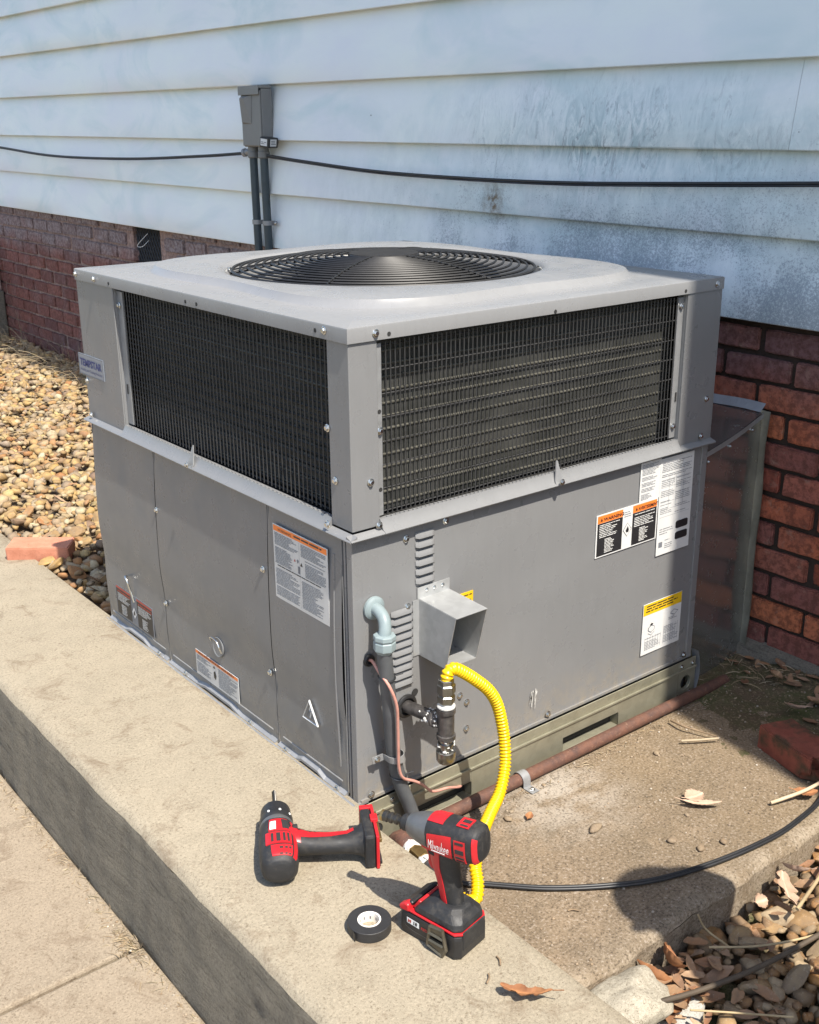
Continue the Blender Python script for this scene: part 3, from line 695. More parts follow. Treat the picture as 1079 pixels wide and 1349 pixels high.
# flared sill trim that sheds onto the lower panels
def sill(f, u0, u1, name):
    b = MB(); pr = [(.010, .6065), (-.002, .6075), (-.0035, .6035), (-.0125, .5875), (-.018, .5845), (-.0195, .582), (-.018, .5795), (-.002, .5805)]
    b.rings([[f(u, z, -d) for d, z in pr] for u in (u0, u1)], True)
    return b.build(name, M['paint'], ac, smooth=50)
def lip(f, u0, u1):
    b = MB(); pr = [(-.002, .5905), (-.006, .5880), (-.018, .5845), (-.0195, .582), (-.018, .5795), (-.002, .5805)]
    b.rings([[f(u, z, -d) for d, z in pr] for u in (u0, u1)], True); return b.build('drip_lip', M['paint'], ac, smooth=50)
sill(fr, .0635, .957, 'sill_trim'); sill(fl, .0665, .987, 'sill_trim')
for f_, u0, u1 in ((fr, -.017, .063), (fr, .9575, 1.086), (fl, -.017, .066), (fl, .9875, 1.212)): lip(f_, u0, u1)
# coil: dark fin pack with copper-grey tube rows showing through
b = MB(); b.bb((.052, .050, .60), (UW-.03, .10, UT-.03)); b.bb((.050, .052, .60), (.10, UD-.03, UT-.03)); b.bb((.10, UD-.08, .6), (UW-.03, UD-.03, UT-.03)); b.bb((UW-.08, .1, .6), (UW-.03, UD-.08, UT-.03))
coil = b.build('condenser_coil', M['coil'], ac)
b = MB()
for k in range(14):
    z = .615+.0254*k
    b.tube([(.057, .049, z), (UW-.05, .049, z)], .0026, 6); b.tube([(.047, .055, z), (.047, UD-.05, z)], .003, 6)
tag(b.build('coil_tubes', M['tube'], coil, smooth=60), kind='stuff')
b = MB(); b.quad([(.1, .1, .62), (UW-.1, .1, .62), (UW-.1, UD-.1, .62), (.1, UD-.1, .62)]); b.build('partition', M['inner'], ac)
# wire guards
def guard(f, u0, u1, z0, z1, su, zs, d, r, double=False):
    b = MB(); n = int((u1-u0)/su)
    for i in range(n+1):
        u = u0+(u1-u0)*i/n; b.tube([f(u, z0, d), f(u, z1, d)], r, 4, caps=False)
    for z in zs:
        w_ = .0009*math.sin(z*300)
        b.tube([f(u0-.004, z, d-r*1.8), f(u1+.004, z+w_, d-r*1.8)], r*1.05, 4, caps=False)
        if double: b.tube([f(u0-.010, z+.006, d-r*1.8), f(u1+.010, z+.006+w_, d-r*1.8)], r*1.25, 4, caps=False)
    return b
g1 = guard(fr, .0805, .934, .610, .946, .0113, [.616+.0462*k for k in range(8)], -.010, .00145).build('coil_guard', M['wire'], ac); tag(g1, kind='stuff')
b = guard(fl, .078, .955, .610, .950, .0150, [.613+.0130*k for k in range(26)], -.012, .0019); g2 = b.build('coil_guard', M['wire'], ac); tag(g2, kind='stuff')
b = MB()                                                     # perforated foot of each guard
for i in range(80): b.bb((.082+.0108*i, -.001, .6045), (.0865+.0108*i, .003, .6095))
tag(b.build('guard_foot', M['zincpaint'], g1), kind='stuff')
b = MB()
for i in range(58): b.bb((-.001, .08+.0152*i, .6045), (.003, .0865+.0152*i, .6095))
tag(b.build('guard_foot', M['zincpaint'], g2), kind='stuff')
def clip(f, u):
    b = MB(); b.prism([(-.011, .584), (.011, .584), (.011, .592), (.003, .634), (-.001, .634), (-.011, .592)], lambda a, v, d: f(u+a, v, d+.0145*max(0, (.61-v)/.03)), .003, .0055)
    return b.build('guard_clip', M['zincpaint'], ac)
clip(fr, .541); scR(.541, .5905, .024, .9); clip(fl, .616); scL(.616, .5915, .024, .9)
# top cover: embossed, with the fan opening
def top_cover():
    b = MB(); cx, cy = .539, .600; hx, hy = UW/2+.006, UD/2+.006; A_ = sorted([2*PI*(i+.5)/124 for i in range(124)]+[math.atan2(hy*q, hx*p) % (2*PI) for p in (-1, 1) for q in (-1, 1)]); n = len(A_); rows = []
    for a in A_:
        c, s_ = math.cos(a), math.sin(a); k = 1/max(abs(c)/hx, abs(s_)/hy)
        ex, ey = hx-.075, hy-.075; ne = 3.6
        ks = 1/((abs(c)/ex)**ne+(abs(s_)/ey)**ne)**(1/ne)*(1+.035*math.cos(4*a+PI))
        pts = [(.372, -.05), (.378, -.010), (.386, .010), (.395, .0180), (.408, .0195)]
        q = [(r, z) for r, z in pts]; q += [(.408+(ks-.030-.408)*t, .0195) for t in (.5, 1.0)]
        q += [(ks-.020, .0180), (ks-.008, .0035), (ks, .0006), (ks+.3*(k-ks), .0)]
        row = [(cx+c*r, cy+s_*r, UT+z) for r, z in q]
        px, py = c*k, s_*k
        for ins, z in ((.0035, 0), (.0008, -.0012), (0, -.004), (0, -.027), (-.001, -.0285)):
            qx = max(-hx+ins, min(hx-ins, px*(1 if abs(abs(px)-hx) > 1e-6 else 1))); qy = max(-hy+ins, min(hy-ins, py)); row.append((cx+qx, cy+qy, UT+z))
        rows.append(row)
    b.grid(n, len(rows[0]), lambda i, j: rows[i][j], None, True)
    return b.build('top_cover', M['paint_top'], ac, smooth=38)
top_cover()
# fan guard: rings on six ribs under a small cap; fan below
fcx, fcy = .539, .600
def dz(r): return UT+.014+.030*(1-(r/.37)**2.4)
b = MB(); NR = 16
for k in range(NR):
    r = .085+.285*k/(NR-1); b.tube([(fcx+r*math.cos(a), fcy+r*math.sin(a), dz(r)) for a in (2*PI*j/72 for j in range(72))], .0030 if k < NR-1 else .0038, 5, loop=True)
GW = simple('matt_black_guard', (.016, .016, .017), .5, 0, .2, 60, 0, 80, .4)
fg = b.build('fan_guard', GW, ac, smooth=60)
for k in range(6):
    a = math.radians(30+60*k+3); b = MB()
    b.tube([(fcx+r*math.cos(a), fcy+r*math.sin(a), dz(r)-.004) for r in (.06, .12, .18, .24, .30, .34, .376)], .0032, 6)
    b.tube([(fcx+r*math.cos(a)+(.0022 if q % 2 else -.0022)*math.sin(a), fcy+r*math.sin(a)-(.0022 if q % 2 else -.0022)*math.cos(a), dz(r)+.0028) for q, r in enumerate([.08+.0057*i for i in range(51)])], .0018, 5)
    b.build('guard_rib', GW, fg, smooth=60)
b = MB(); b.lathe([(0, .0001), (0, .085), (-.006, .088), (-.008, .084), (-.008, .02)], (fcx, fcy, dz(.05)+.004), (0, 0, 1), 40); b.build('guard_cap', simple('matt_cap', (.022, .022, .023), .75, 0, .2, 60, 0, 80, .2), fg, smooth=40)
for k in range(4):
    a = PI/4+PI/2*k; screw((fcx+.382*math.cos(a+.1), fcy+.382*math.sin(a+.1), UT+.008), (0, 0, 1), fg)
b = MB(); b.lathe([(0, .06), (.09, .06), (.1, .05)], (fcx, fcy, UT-.16), (0, 0, 1), 24, M['case'])
for k in range(4):
    a = PI/2*k+.3; c, s_ = math.cos(a), math.sin(a)
    b.quad([Vector((fcx, fcy, UT-.10))+Vector((c*r-s_*t, s_*r+c*t, h)) for r, t, h in ((.055, -.05, -.02), (.355, -.12, -.035), (.355, .13, .03), (.055, .05, .02))], M['wire'])
b.build('fan', None, ac)
b = MB(); b.lathe([(0, .36), (-.3, .36)], (fcx, fcy, UT-.05), (0, 0, 1), 48, None, False); b.quad([(.06, .06, UT-.30), (UW-.06, .06, UT-.30), (UW-.06, UD-.06, UT-.30), (.06, UD-.06, UT-.30)]); b.build('fan_shroud', M['inner'], ac, smooth=50)
# screws and small punched holes
for x, z, d in ((.057, .967, .0065), (1.056, .967, .0065), (.042, .686, .003), (.058, .597, .006), (1.054, .692, .003), (1.040, .602, .006), (.0705, .780, -.003), (.230, .566, 0), (.128, .551, 0), (.130, .405, 0), (.271, .155, .001), (.291, .132, .001), (.291, .067, .001), (.544, .014, .0045), (.027, .010, .0045), (1.044, .010, .0045), (.946, .925, -.007), (.946, .640, -.007)): scR(x, z, d)
for y, z, d in ((1.194, .969, .0065), (1.082, .966, .0065), (.065, .970, .0065), (.975, .911, -.007), (1.197, .688, .003), (1.181, .598, .008), (.048, .686, .003), (.060, .598, .016), (.069, .785, .003), (.829, .422, .009), (.824, .170, .0075), (.324, .421, .0095), (.320, .174, .0075), (.884, .006, .011), (.737, .006, .011), (.419, .005, .011), (.265, .005, .011), (.066, .004, .011)): scL(y, z, d)
hl = MB(); hl.lathe([(0, .0042), (.0004, .0042)], (0, 0, 0), (0, -1, 0), 12); hl = hl.mesh('hole', M['inner'])
hl2 = MB(); hl2.lathe([(0, .0042), (.0004, .0042)], (0, 0, 0), (-1, 0, 0), 12); hl2 = hl2.mesh('hole', M['inner'])
for x, z, y in ((.088, .962, -.0062), (.52, .958, -.0062), (.942, .961, -.0062), (.0705, .817, .0038), (.0705, .664, .0038)): inst(hl, 'punched_hole', ac, (x, y, z))
for y, z in ((.9975, .963), (.60, .963), (.55, .963), (.095, .966)): inst(hl2, 'punched_hole', ac, (-.0062, y, z))
b = MB(); b.bb((.947, .0065, .700), (.952, .0079, .722)); b.bb((.0065, .968, .69), (.0079, .974, .715)); b.build('slot_hole', M['inner'], ac)
# louvres pressed out of the service panel
def louvre(x0, x1, z):
    b = MB(); n = 9; rows = []
    for i in range(n):
        t = i/(n-1); x = x0+(x1-x0)*t; e = min(1, t/.14, (1-t)/.14)**.5 if 0 < t < 1 else 0
        rows.append([(x, -.0022, z+.011), (x, -.0022-.0026*e, z+.007), (x, -.0022-.0062*e, z), (x, -.0022-.0062*e, z-.0012*e), (x, -.0022, z-.0012*e)])
    b.grid(n, 5, lambda i, j: rows[i][j]); o = b.build('louvre', M['paint'], ac, smooth=60)
    s_ = MB(); s_.bb((x0+.006, -.0072, z-.0030), (x1-.004, -.0018, z-.0014)); s_.build('louvre_gap', M['inner'], o)
for k in range(6): louvre(.150, .199, .547-.0195*k)
for k in range(10): louvre(.086, .142, .394-.0176*k)
# flue hood
b = MB(); x0, x1, zt, zb_ = .158, .239, .414, .290; dt, db, t = .116, .086, .0012
def side(x): b.prism([(0, zt), (dt, zt-.004), (db, zb_), (0, zb_+.0)], lambda u, v, d: Vector((d, -.002-u, v)), x-t/2, x+t/2)
side(x0); side(x1)
b.prism([(x0, 0), (x1, 0), (x1, dt+.002), (x0, dt+.002)], lambda u, v, d: Vector((u, -.002-v, zt+d-.004*v/dt)), 0, t)
b.prism([(x0, 0), (x1, 0), (x1, db), (x0, db)], lambda u, v, d: Vector((u, -.002-v, zb_+d)), -t, 0)
b.bb((x0-.004, -.0032, zt), (x1, -.0018, zt+.026)); b.bb((x0-.016, -.0032, zb_), (x0, -.0018, zt)); 
hood = b.build('flue_hood', m_galv('hood_galvanised', (.50, .51, .51), .38, .55), ac)
b = MB(); b.bb((x0+.003, -.0030, zb_+.003), (x1-.003, -.0022, zt-.003)); b.build('flue_outlet', M['inner'], hood)
for dx in (-.02, .0, .022): screw((.198+dx, -.0034, zt+.016), (0, -1, 0), hood, .55)
# grommets and knock-outs
def grommet(x, z, r0, r1, name, m):
    b = MB(); b.lathe([(0, r1), (.004, r1), (.006, r1*.9), (.006, r0), (.001, r0)], (x, -.002, z), (0, -1, 0), 24, m, False); b.lathe([(.0012, r0*1.02), (.0016, .0001)], (x, -.002, z), (0, -1, 0), 24, M['inner']); return b.build(name, None, ac, smooth=40)
grommet(.029, .318, .007, .013, 'wire_grommet', M['blackpl']); grommet(.122, .183, .019, .026, 'pipe_grommet', M['blackpl'])
b = MB(); b.lathe([(0, .008), (.001, .008)], (.146, -.0022, .207), (0, -1, 0), 16); b.build('knockout_hole', M['inner'], ac)
# handle pull, latch wire, pressed warning triangle
b = MB(); b.lathe([(-.002, .025), (.0012, .025), (.0022, .0235), (.0012, .0215), (.0004, .0215), (.0002, .001)], (-.0075, .558, .146), (-1, .0, .08), 28, M['paint_shaded']); b.tube(smooth_path([(-.010, .585, .154), (-.017, .580, .166), (-.018, .565, .171), (-.018, .545, .168), (-.017, .536, .155), (-.012, .535, .14)], 5), .0020, 6, M['zinc']); b.build('panel_pull', None, ac, smooth=50)
b = MB(); b.tube(smooth_path([(-.0075, 1.055, .172), (-.017, 1.045, .176), (-.018, 1.032, .165), (-.014, 1.027, .140), (-.010, 1.018, .108)], 6), .0028, 6); b.build('latch_wire', M['zinc'], ac, smooth=60)
b = MB(); tri = [(.160, .172), (.189, .122), (.133, .122)]; b.tube([Vector((-.0092-.0015*(v > .15), u, v)) for u, v in tri], .0024, 6, loop=True)
b.tube([Vector((-.0085, u, v)) for u, v in ((.158, .160), (.164, .147), (.157, .146), (.162, .130))], .0018, 5); b.build('pressed_triangle', M['silver'], ac, smooth=50)
# --- stickers
SR = lambda x0, z0: (lambda u, v, d: Vector((x0+u, -.0034-d, z0+v)))
rg = random.Random(3)
def hazard(x0, z0, w, h, heads, dark, faceL=None):
    f = faceL or SR(x0, z0); s = Sticker(f, w, h, M['white'] if faceL is None else M['ink']); cw = w*.40
    for q, (a, head) in enumerate(((.004, heads[0]), (w-.004-cw, heads[1]))):
        hh = h*.80 if faceL is None else h*.90
        s.rect(a, hh, a+cw, h-.003, dark, .0003); s.rect(a, .003, a+cw, hh-h*.005, M['black'], .0003)
        u = a+cw*.10; hm = M['black'] if faceL is None else M['redp']; hz_ = .84 if faceL is None else .79
        s.poly([(u, h*hz_), (u+h*.08, h*hz_), (u+h*.04, h*(hz_+.08))], hm)
        s.text(head, u+h*.11, h*(hz_-.005), h*.105, hm, cw*.80, bold=.0003)
        s.lines(a+.006, h*.46, a+cw-.006, h*.78, h*.040, M['inkw'], rg, .38, .1)
        s.lines(a+cw*.30, h*.06, a+cw*.68, h*.42, h*.034, M['inkw'], rg, .45, .0)
    mx = w/2; s.poly([(mx, h*.62), (mx+w*.07, h*.62-w*.08), (mx, h*.62-w*.16), (mx-w*.07, h*.62-w*.08)], M['black']); s.poly([(mx, h*.61), (mx+w*.062, h*.62-w*.08), (mx, h*.63-w*.16), (mx-w*.062, h*.62-w*.08)], M['white'], .0008)
    s.poly([(mx-w*.018, h*.62-w*.11), (mx+w*.02, h*.62-w*.11), (mx+w*.026, h*.62-w*.08), (mx+w*.004, h*.62-w*.04), (mx-w*.026, h*.62-w*.085)], M['black'], .001)
    s.lines(mx-w*.06, h*.72, mx+w*.06, h*.92, h*.05, M['ink'], rg, .3, .2)
    return s
hazard(.681, .370, .216, .105, ('WARNING', 'AVERTISSEMENT'), M['orange']).build('warning_sticker', ac)
s = Sticker(lambda u, v, d: Vector((.827+u, -.0032-d, .475+v)), .073, .097, M['white'])
s.lines(.005, .052, .066, .093, .0034, M['ink'], rg, .4, .12); s.lines(.005, .022, .055, .048, .0034, M['ink'], rg, .4, .12); s.lines(.005, .004, .045, .02, .003, M['ink'], rg, .4, .2); s.build('rating_sticker', ac)
s = Sticker(lambda u, v, d: Vector((.8975+u+.004*(1-v/.245), -.0040-d, .321+v)), .1255, .248, M['white'])
s.lines(.006, .20, .119, .243, .0042, M['ink'], rg, .38, .12); s.lines(.006, .10, .056, .195, .0044, M['ink'], rg, .3, .25); s.lines(.062, .10, .119, .195, .0046, M['ink'], rg, .3, .2)
for q in range(6): s.rect(.006, .098+.019*q, .119, .0985+.019*q, M['ink'])
for q in (.036, .062, .09): s.rect(q, .12, q+.0006, .20, M['ink'])
s.lines(.008, .05, .06, .09, .006, M['ink'], rg, .3, .35)
for v0 in (.055, .026):
    s.poly([(.074+.006*c_, v0+.002+q_) for c_, q_ in ((0, .0), (6.2, .0), (7, .003), (7, .017), (6.2, .02), (0, .02), (-.8, .017), (-.8, .003))], M['black']); s.lines(.079, v0+.005, .108, v0+.02, .0056, M['inkw'], rg, .45, 0)
s.rect(.008, .02, .022, .034, M['ink']); s.lines(.03, .008, .06, .04, .005, M['ink'], rg, .35, .3); s.build('data_sticker', ac)
s = Sticker(lambda u, v, d: Vector((.870+u, -.0034-d, .060+v)), .149, .139, M['white'])
s.rect(.001, .108, .148, .138, M['yellow']); s.lines(.01, .110, .139, .136, .0068, M['black'], rg, .5, 0)
s.poly([(.022, .071), (.034, .078), (.047, .071), (.047, .063), (.034, .056), (.022, .063)], M['ink']); s.poly([(.024, .070), (.034, .0755), (.045, .070), (.045, .064), (.034, .058), (.024, .064)], M['white'], .001)
s.poly([(.028, .079), (.034, .083), (.041, .079), (.034, .075)], M['black'], .0012); s.poly([(.022, .057), (.034, .05), (.047, .057), (.047, .0555), (.034, .0485), (.022, .0555)], M['ink'])
s.poly([(.105, .088), (.120, .097), (.138, .090), (.122, .080)], M['ink']); s.poly([(.108, .0885), (.120, .0955), (.134, .0895), (.122, .0825)], M['white'], .001); s.lines(.10, .07, .14, .08, .004, M['ink'], rg, .4, 0); s.lines(.07, .065, .09, .08, .004, M['ink'], rg, .4, .2)
for q in range(7): s.rect(.012+.010*q, .010, .0128+.010*q, .046, M['ink']); s.rect(.084+.009*q, .010, .0848+.009*q, .060, M['ink'])
s.lines(.012, .010, .074, .046, .0042, M['ink'], rg, .35, .1); s.lines(.084, .010, .142, .060, .0042, M['ink'], rg, .35, .1); s.build('instruction_sticker', ac)
s = Sticker(lambda u, v, d: Vector((.240+u, -.0034-d, .366+v)), .064, .029, M['yellow']); s.lines(.004, .003, .060, .027, .006, M['black'], rg, .4, .1); s.build('caution_sticker', ac)
# left side stickers follow the panel belly
SL_ = lambda y1, z0, off: (lambda u, v, d: Vector((-off(z0+v)-d, y1-u, z0+v)))
bel = lambda z: .0045+.0088*math.sin(PI*min(1, max(0, z/.58)))**.9
s = Sticker(SL_(.274, .375, lambda z: .0092), .200, .166, M['silver'], .0012)
s.rect(.002, .152, .198, .164, M['orange']); s.text('WARNING', .02, .1545, .008, M['black'], .05); s.lines(.08, .152, .19, .163, .006, M['black'], rg, .6, 0)
s.lines(.005, .122, .095, .150, .0031, M['ink'], rg, .5, .06); s.lines(.104, .122, .194, .150, .0031, M['ink'], rg, .5, .06)
s.lines(.005, .080, .072, .118, .0031, M['ink'], rg, .5, .06); s.lines(.118, .080, .194, .118, .0031, M['ink'], rg, .5, .06); s.lines(.01, .072, .19, .079, .0038, M['black'], rg, .55, 0)
s.lines(.005, .006, .096, .070, .0031, M['ink'], rg, .5, .05); s.lines(.104, .006, .182, .070, .0031, M['ink'], rg, .5, .05); s.rect(.098, .004, .0985, .15, M['ink'])
s.poly([(.078, .104), (.084, .104), (.081, .110)], M['redp']); s.poly([(.088, .108), (.092, .112), (.096, .108), (.092, .102)], M['ink']); s.poly([(.101, .100), (.110, .100), (.1055, .108)], M['black']); s.rect(.092, .081, .100, .097, M['ink']); s.build('safety_sticker', ac)
s = Sticker(SL_(.678, .031, lambda z: .0072), .208, .067, M['silver'], .001)
s.rect(.001, .058, .207, .066, M['orange']); s.lines(.01, .058, .19, .066, .005, M['black'], rg, .6, 0); s.lines(.004, .004, .078, .056, .0036, M['ink'], rg, .5, .05); s.lines(.112, .004, .204, .056, .0036, M['ink'], rg, .5, .05)
s.poly([(.090, .022), (.098, .018), (.102, .030), (.096, .042), (.089, .036)], M['black']); s.poly([(.088, .048), (.098, .048), (.093, .055)], M['black']); s.build('safety_sticker', ac)
s = hazard(0, 0, .228, .088, ('WARNING', 'WARNING'), M['redp'], SL_(1.140, .036, lambda z: .0072))
s.build('warning_sticker', ac)
s = Sticker(SL_(1.2385, .7035, lambda z: .0035), .156, .055, M['badge'], .0016)
for a in ((.0, .0, .156, .002), (0, .053, .156, .055), (0, 0, .002, .055), (.154, 0, .156, .055)): s.rect(*a, M['ink'], .0006)
s.text('TEMPSTAR', .010, .0245, .026, M['blue'], .136, bold=.0009); s.text('Heating and Cooling Products', .010, .010, .0105, M['blue'], .136, bold=.0); s.build('nameplate', ac)
# scuffs through the paint
b = MB()
for k in range(9):
    x = .486+.0022*k+rg.uniform(-.002, .002) if k < 5 else .500+.0016*(k-5); z = .096-rg.uniform(0, .012); L_ = rg.uniform(.012, .05)
    b.quad([(x, -.0045, z), (x+.0018, -.0045, z), (x-.003, -.0045, z-L_), (x-.004, -.0045, z-L_)])
b.build('paint_scuff', M['white_dope'], ac, recalc=False)
#@@FITTINGS
# ------------------------------------------------------------------ conduit, gas line and wiring on the unit
def strap(parent, p, ax, r, foot, nrm, name='pipe_strap', m='zincpaint', wid=.016, hole=True):
    """half-round strap over a pipe at p (axis ax) with one foot running along `foot`"""
    ax = Vector(ax).normalized(); n = Vector(nrm).normalized(); f = Vector(foot).normalized(); p = Vector(p); b = MB(); ro = r+.0016
    base = p - n*r
    pts = [base + f*(-.004-ro)] if False else []
    for q in range(13):
        a = PI*q/12 + PI; pts.append(p + f*(math.cos(a)*ro) - n*(math.sin(a)*ro))
    pts = pts + [base + f*(ro+.001)+n*.0012, base + f*(ro+.030)+n*.0012]
    pts = [base - f*(ro-.0005)+n*.0005] + pts
    for off0, off1 in ((-wid/2, wid/2),):
        inn = [[q + ax*o_ for q in pts] for o_ in (off0, off1)]
        out = []
        for i, q in enumerate(pts):
            t = (pts[min(i+1, len(pts)-1)]-pts[max(i-1, 0)]).normalized(); k = ax.cross(t).normalized()
            if k.dot(n if i >= len(pts)-2 else (q-p)) < 0: k = -k
            out.append(q+k*.0014)
        b.rings([[inn[0][i], inn[1][i], out[i]+ax*off1, out[i]+ax*off0] for i in range(len(pts))], True)
    o = b.build(name, M[m], parent, smooth=50)
    screw(base + f*(ro+.018)+n*.0028, tuple(round(c, 3) for c in n), o, .9)
    return o
pc = empty('power_conduit', (.1, -.04, PADZ), 'dark grey flexible conduit strapped down the unit corner below a pale elbow', 'conduit')
cp = smooth_path([(.030, -.050, .378), (.031, -.052, .352), (.038, -.049, .29), (.049, -.043, .22), (.060, -.034, .14), (.069, -.031, .085), (.084, -.033, .02), (.104, -.038, -.04), (.118, -.041, -.100)], 8)
cr = resample(cp, .003)
b = MB(); b.tube(cr, [.0150+(.0005 if i % 2 else 0)*(1 if .08 < (i/len(cr)) < .75 else 0) for i in range(len(cr))], 16); b.build('flexible_conduit', M['conduit'], pc, smooth=60)
b = MB(); b.lathe([(0, .024), (.005, .024), (.007, .021), (.010, .017)], (.043, -.002, .428), (0, -1, 0), 24, None)
b.tube(smooth_path([(.043, -.006, .428), (.042, -.024, .4265), (.039, -.042, .417), (.035, -.050, .400), (.031, -.052, .384)], 7), .0125, 18); b.build('elbow', M['pvc'], pc, smooth=50)
b = MB(); b.lathe([(0, .017), (.002, .0225), (.010, .0232), (.014, .0205), (.016, .0225), (.032, .0225), (.036, .0190), (.040, .0165)], (.0325, -.0515, .392), (-.02, .0, -1), 8, None); b.build('compression_nut', M['pvc'], pc, bevel=.001)
strap(pc, (.069, -.0175-.0155, .098), (.2, 0, -1), .0165, (-1, 0, 0), (0, -1, 0))
for p in ((.0375, -.050, .297), (.0765, -.0325, .05)):
    b = MB(); b.tube([Vector(p)+Vector((.0165*math.cos(a), .0165*math.sin(a), .003*math.sin(a))) for a in (2*PI*q/18 for q in range(18))], .0018, 5, loop=True); b.tube([Vector(p)+Vector((.016, -.006, 0)), Vector(p)+Vector((.030, -.014, .004))], .0014, 5); b.build('cable_tie', M['cable'], pc, smooth=60)
b = MB(); wp = smooth_path([(.029, .0, .318), (.0285, -.016, .320), (.024, -.045, .308), (.030, -.068, .285), (.044, -.072, .24), (.051, -.066, .184), (.056, -.060, .13), (.061, -.055, .085), (.073, -.053, .055), (.103, -.050, .034), (.132, -.044, .010), (.158, -.038, -.018), (.178, -.033, -.030), (.215, -.028, -.040), (.262, -.014, -.063), (.29, .012, -.077)], 8)
wo = b.tube(wp, .0032, 8) or b.build('control_wire', M['pink'], None, (.1, -.03, PADZ), smooth=60); tag(wo, 'thin copper-pink control wire tied down the dark conduit into the rail slot', 'wire')

gl = empty('gas_line', (.15, -.15, PADZ), 'yellow corrugated gas hose with black iron nipple, tee and capped drip leg', 'gas line')
b = MB(); tc = Vector((.133, -.118, .190)); d_ = (tc-Vector((.122, -.003, .183)))
b.tube([Vector((.122, -.003, .183))+d_*t for t in (0, .3, .6, .84, .92)], [.0135, .0135, .0135, .0138, .0155], 18); b.build('pipe_nipple', M['iron'], gl, smooth=50)
b = MB(); rp = random.Random(8)
q0 = Vector((.122, -.003, .183))+d_*.70
for i in range(90):
    a, t = rp.uniform(0, 2*PI), rp.betavariate(2, 1.0)*.52; c = q0+d_*(t-.30) + Vector((math.cos(a), 0, math.sin(a)))*.0140; v, f = ico(1, i, (1, 1, 1), .3, 2); s_ = rp.uniform(.0012, .0048)
    b.add([c+Vector(x)*s_ for x in v], [tuple(q) for q in f])
b.build('thread_sealant', M['white_dope'], gl, smooth=180)
b = MB(); b.lathe([(-.034, .0150), (-.034, .0195), (-.025, .0195), (-.024, .0168), (.024, .0168), (.025, .0195), (.034, .0195), (.034, .0150)], tc, (0, 0, 1), 20); b.lathe([(.010, .0165), (.026, .0165), (.027, .019), (.033, .019), (.033, .014)], tc, (-d_).normalized(), 20); b.build('tee', M['iron'], gl, smooth=40)
b = MB(); b.lathe([(.034, .013), (.036, .0185), (.040, .0190), (.044, .0150), (.048, .0135)], tc, (0, 0, 1), 20, M['white_dope']); b.lathe([(.048, .0185), (.062, .0185), (.064, .0150), (.068, .0150), (.069, .0195), (.086, .0195), (.088, .0165), (.098, .0160)], tc, (0, 0, 1), 6, M['steel']); b.build('hose_adapter', None, gl, bevel=.001)
b = MB(); b.lathe([(-.034, .0135), (-.044, .0135), (-.044, .0165), (-.049, .0165), (-.050, .0130), (-.062, .0130)], tc, (0, 0, 1), 18, M['steel']); b.lathe([(-.060, .0150), (-.063, .0200), (-.070, .0205), (-.083, .0195), (-.088, .0165), (-.090, .009)], tc, (0, 0, 1), 18, M['steel'])
for i in range(16):
    a = rp.uniform(0, 2*PI); c = tc+Vector((.0150*math.cos(a), .0150*math.sin(a), rp.uniform(-.062, -.036))); v, f = ico(1, i, (1, 1, .6), .3, 2); s_ = rp.uniform(.002, .005); b.add([c+Vector(x)*s_ for x in v], [tuple(q) for q in f], M['white_dope'])
b.build('drip_cap', None, gl, smooth=45)
hp = smooth_path([(.1335, -.118, .276), (.1345, -.118, .292), (.140, -.1185, .3035), (.152, -.119, .3055), (.172, -.1205, .293), (.203, -.124, .267), (.238, -.128, .232), (.260, -.131, .193), (.269, -.138, .145), (.269, -.147, .10), (.258, -.160, .056), (.226, -.180, .020), (.180, -.203, .005), (.138, -.228, -.004), (.104, -.252, -.014), (.074, -.276, -.030), (.060, -.298, -.050), (.040, -.316, -.066), (.018, -.314, -.062), (.007, -.290, -.050), (.006, -.262, -.044)], 10)
hr = resample(hp, .0015)
b = MB(); b.tube(hr, [.0118+.0016*math.sin(2*PI*i/5.0) for i in range(len(hr))], 14); b.build('corrugated_hose', M['hose'], gl, smooth=80)
# rusty black pipe along the pad, elbow, sealed nipple pointing along the ledge
rp_ = empty('rusty_gas_pipe', (.6, -.045, PADZ), 'rusty brown steel gas pipe lying along the foot of the unit on the pad', 'pipe')
PY_ = -.043; pz = PADZ+.0165
b = MB(); b.tube(smooth_path([(1.19, PY_+.004, pz-.004), (.9, PY_+.001, pz), (.5, PY_, pz), (.10, PY_, pz), (.062, PY_-.002, pz+.003), (.047, PY_-.014, pz+.008), (.0415, PY_-.03, pz+.020), (.037, PY_-.060, pz+.038)], 6), .0150, 18); b.build('steel_pipe', M['rust'], rp_, smooth=60)
b = MB(); e0 = Vector((.038, PY_-.050, pz+.036)); e1 = Vector((.008, -.262, -.040)); dd = (e1-e0).normalized()
b.lathe([(0, .0205), (.030, .0205), (.034, .0175)], e0, dd, 18, M['rust']); b.lathe([(.034, .0172), (.052, .0176), (.054, .0165)], e0, dd, 18, M['white_dope'])
b.lathe([(.054, .0160), (.060, .0160), (.060, .0180), (.095, .0180), (.096, .0155)], e0, dd, 8, M['brass']); b.lathe([(.096, .0155), (.108, .0165), (.110, .014)], e0, dd, 16, M['white_dope']); b.lathe([(.110, .0125), (.135, .0125), (.136, .0155), (.170, .0155), (.175, .0125)], e0, dd, 8, M['iron'])
for i in range(24):
    a = rp.uniform(0, 2*PI); t = rp.choice((rp.uniform(.034, .058), rp.uniform(.098, .112))); n1 = dd.cross(Vector((0, 0, 1))).normalized(); n2 = dd.cross(n1); c = e0+dd*t+(n1*math.cos(a)+n2*math.sin(a))*.0165; v, f = ico(1, i, (1, 1, .7), .3, 2); s_ = rp.uniform(.002, .0055); b.add([c+Vector(x)*s_ for x in v], [tuple(q) for q in f], M['white_dope'])
b.build('pipe_union', None, rp_, smooth=45)
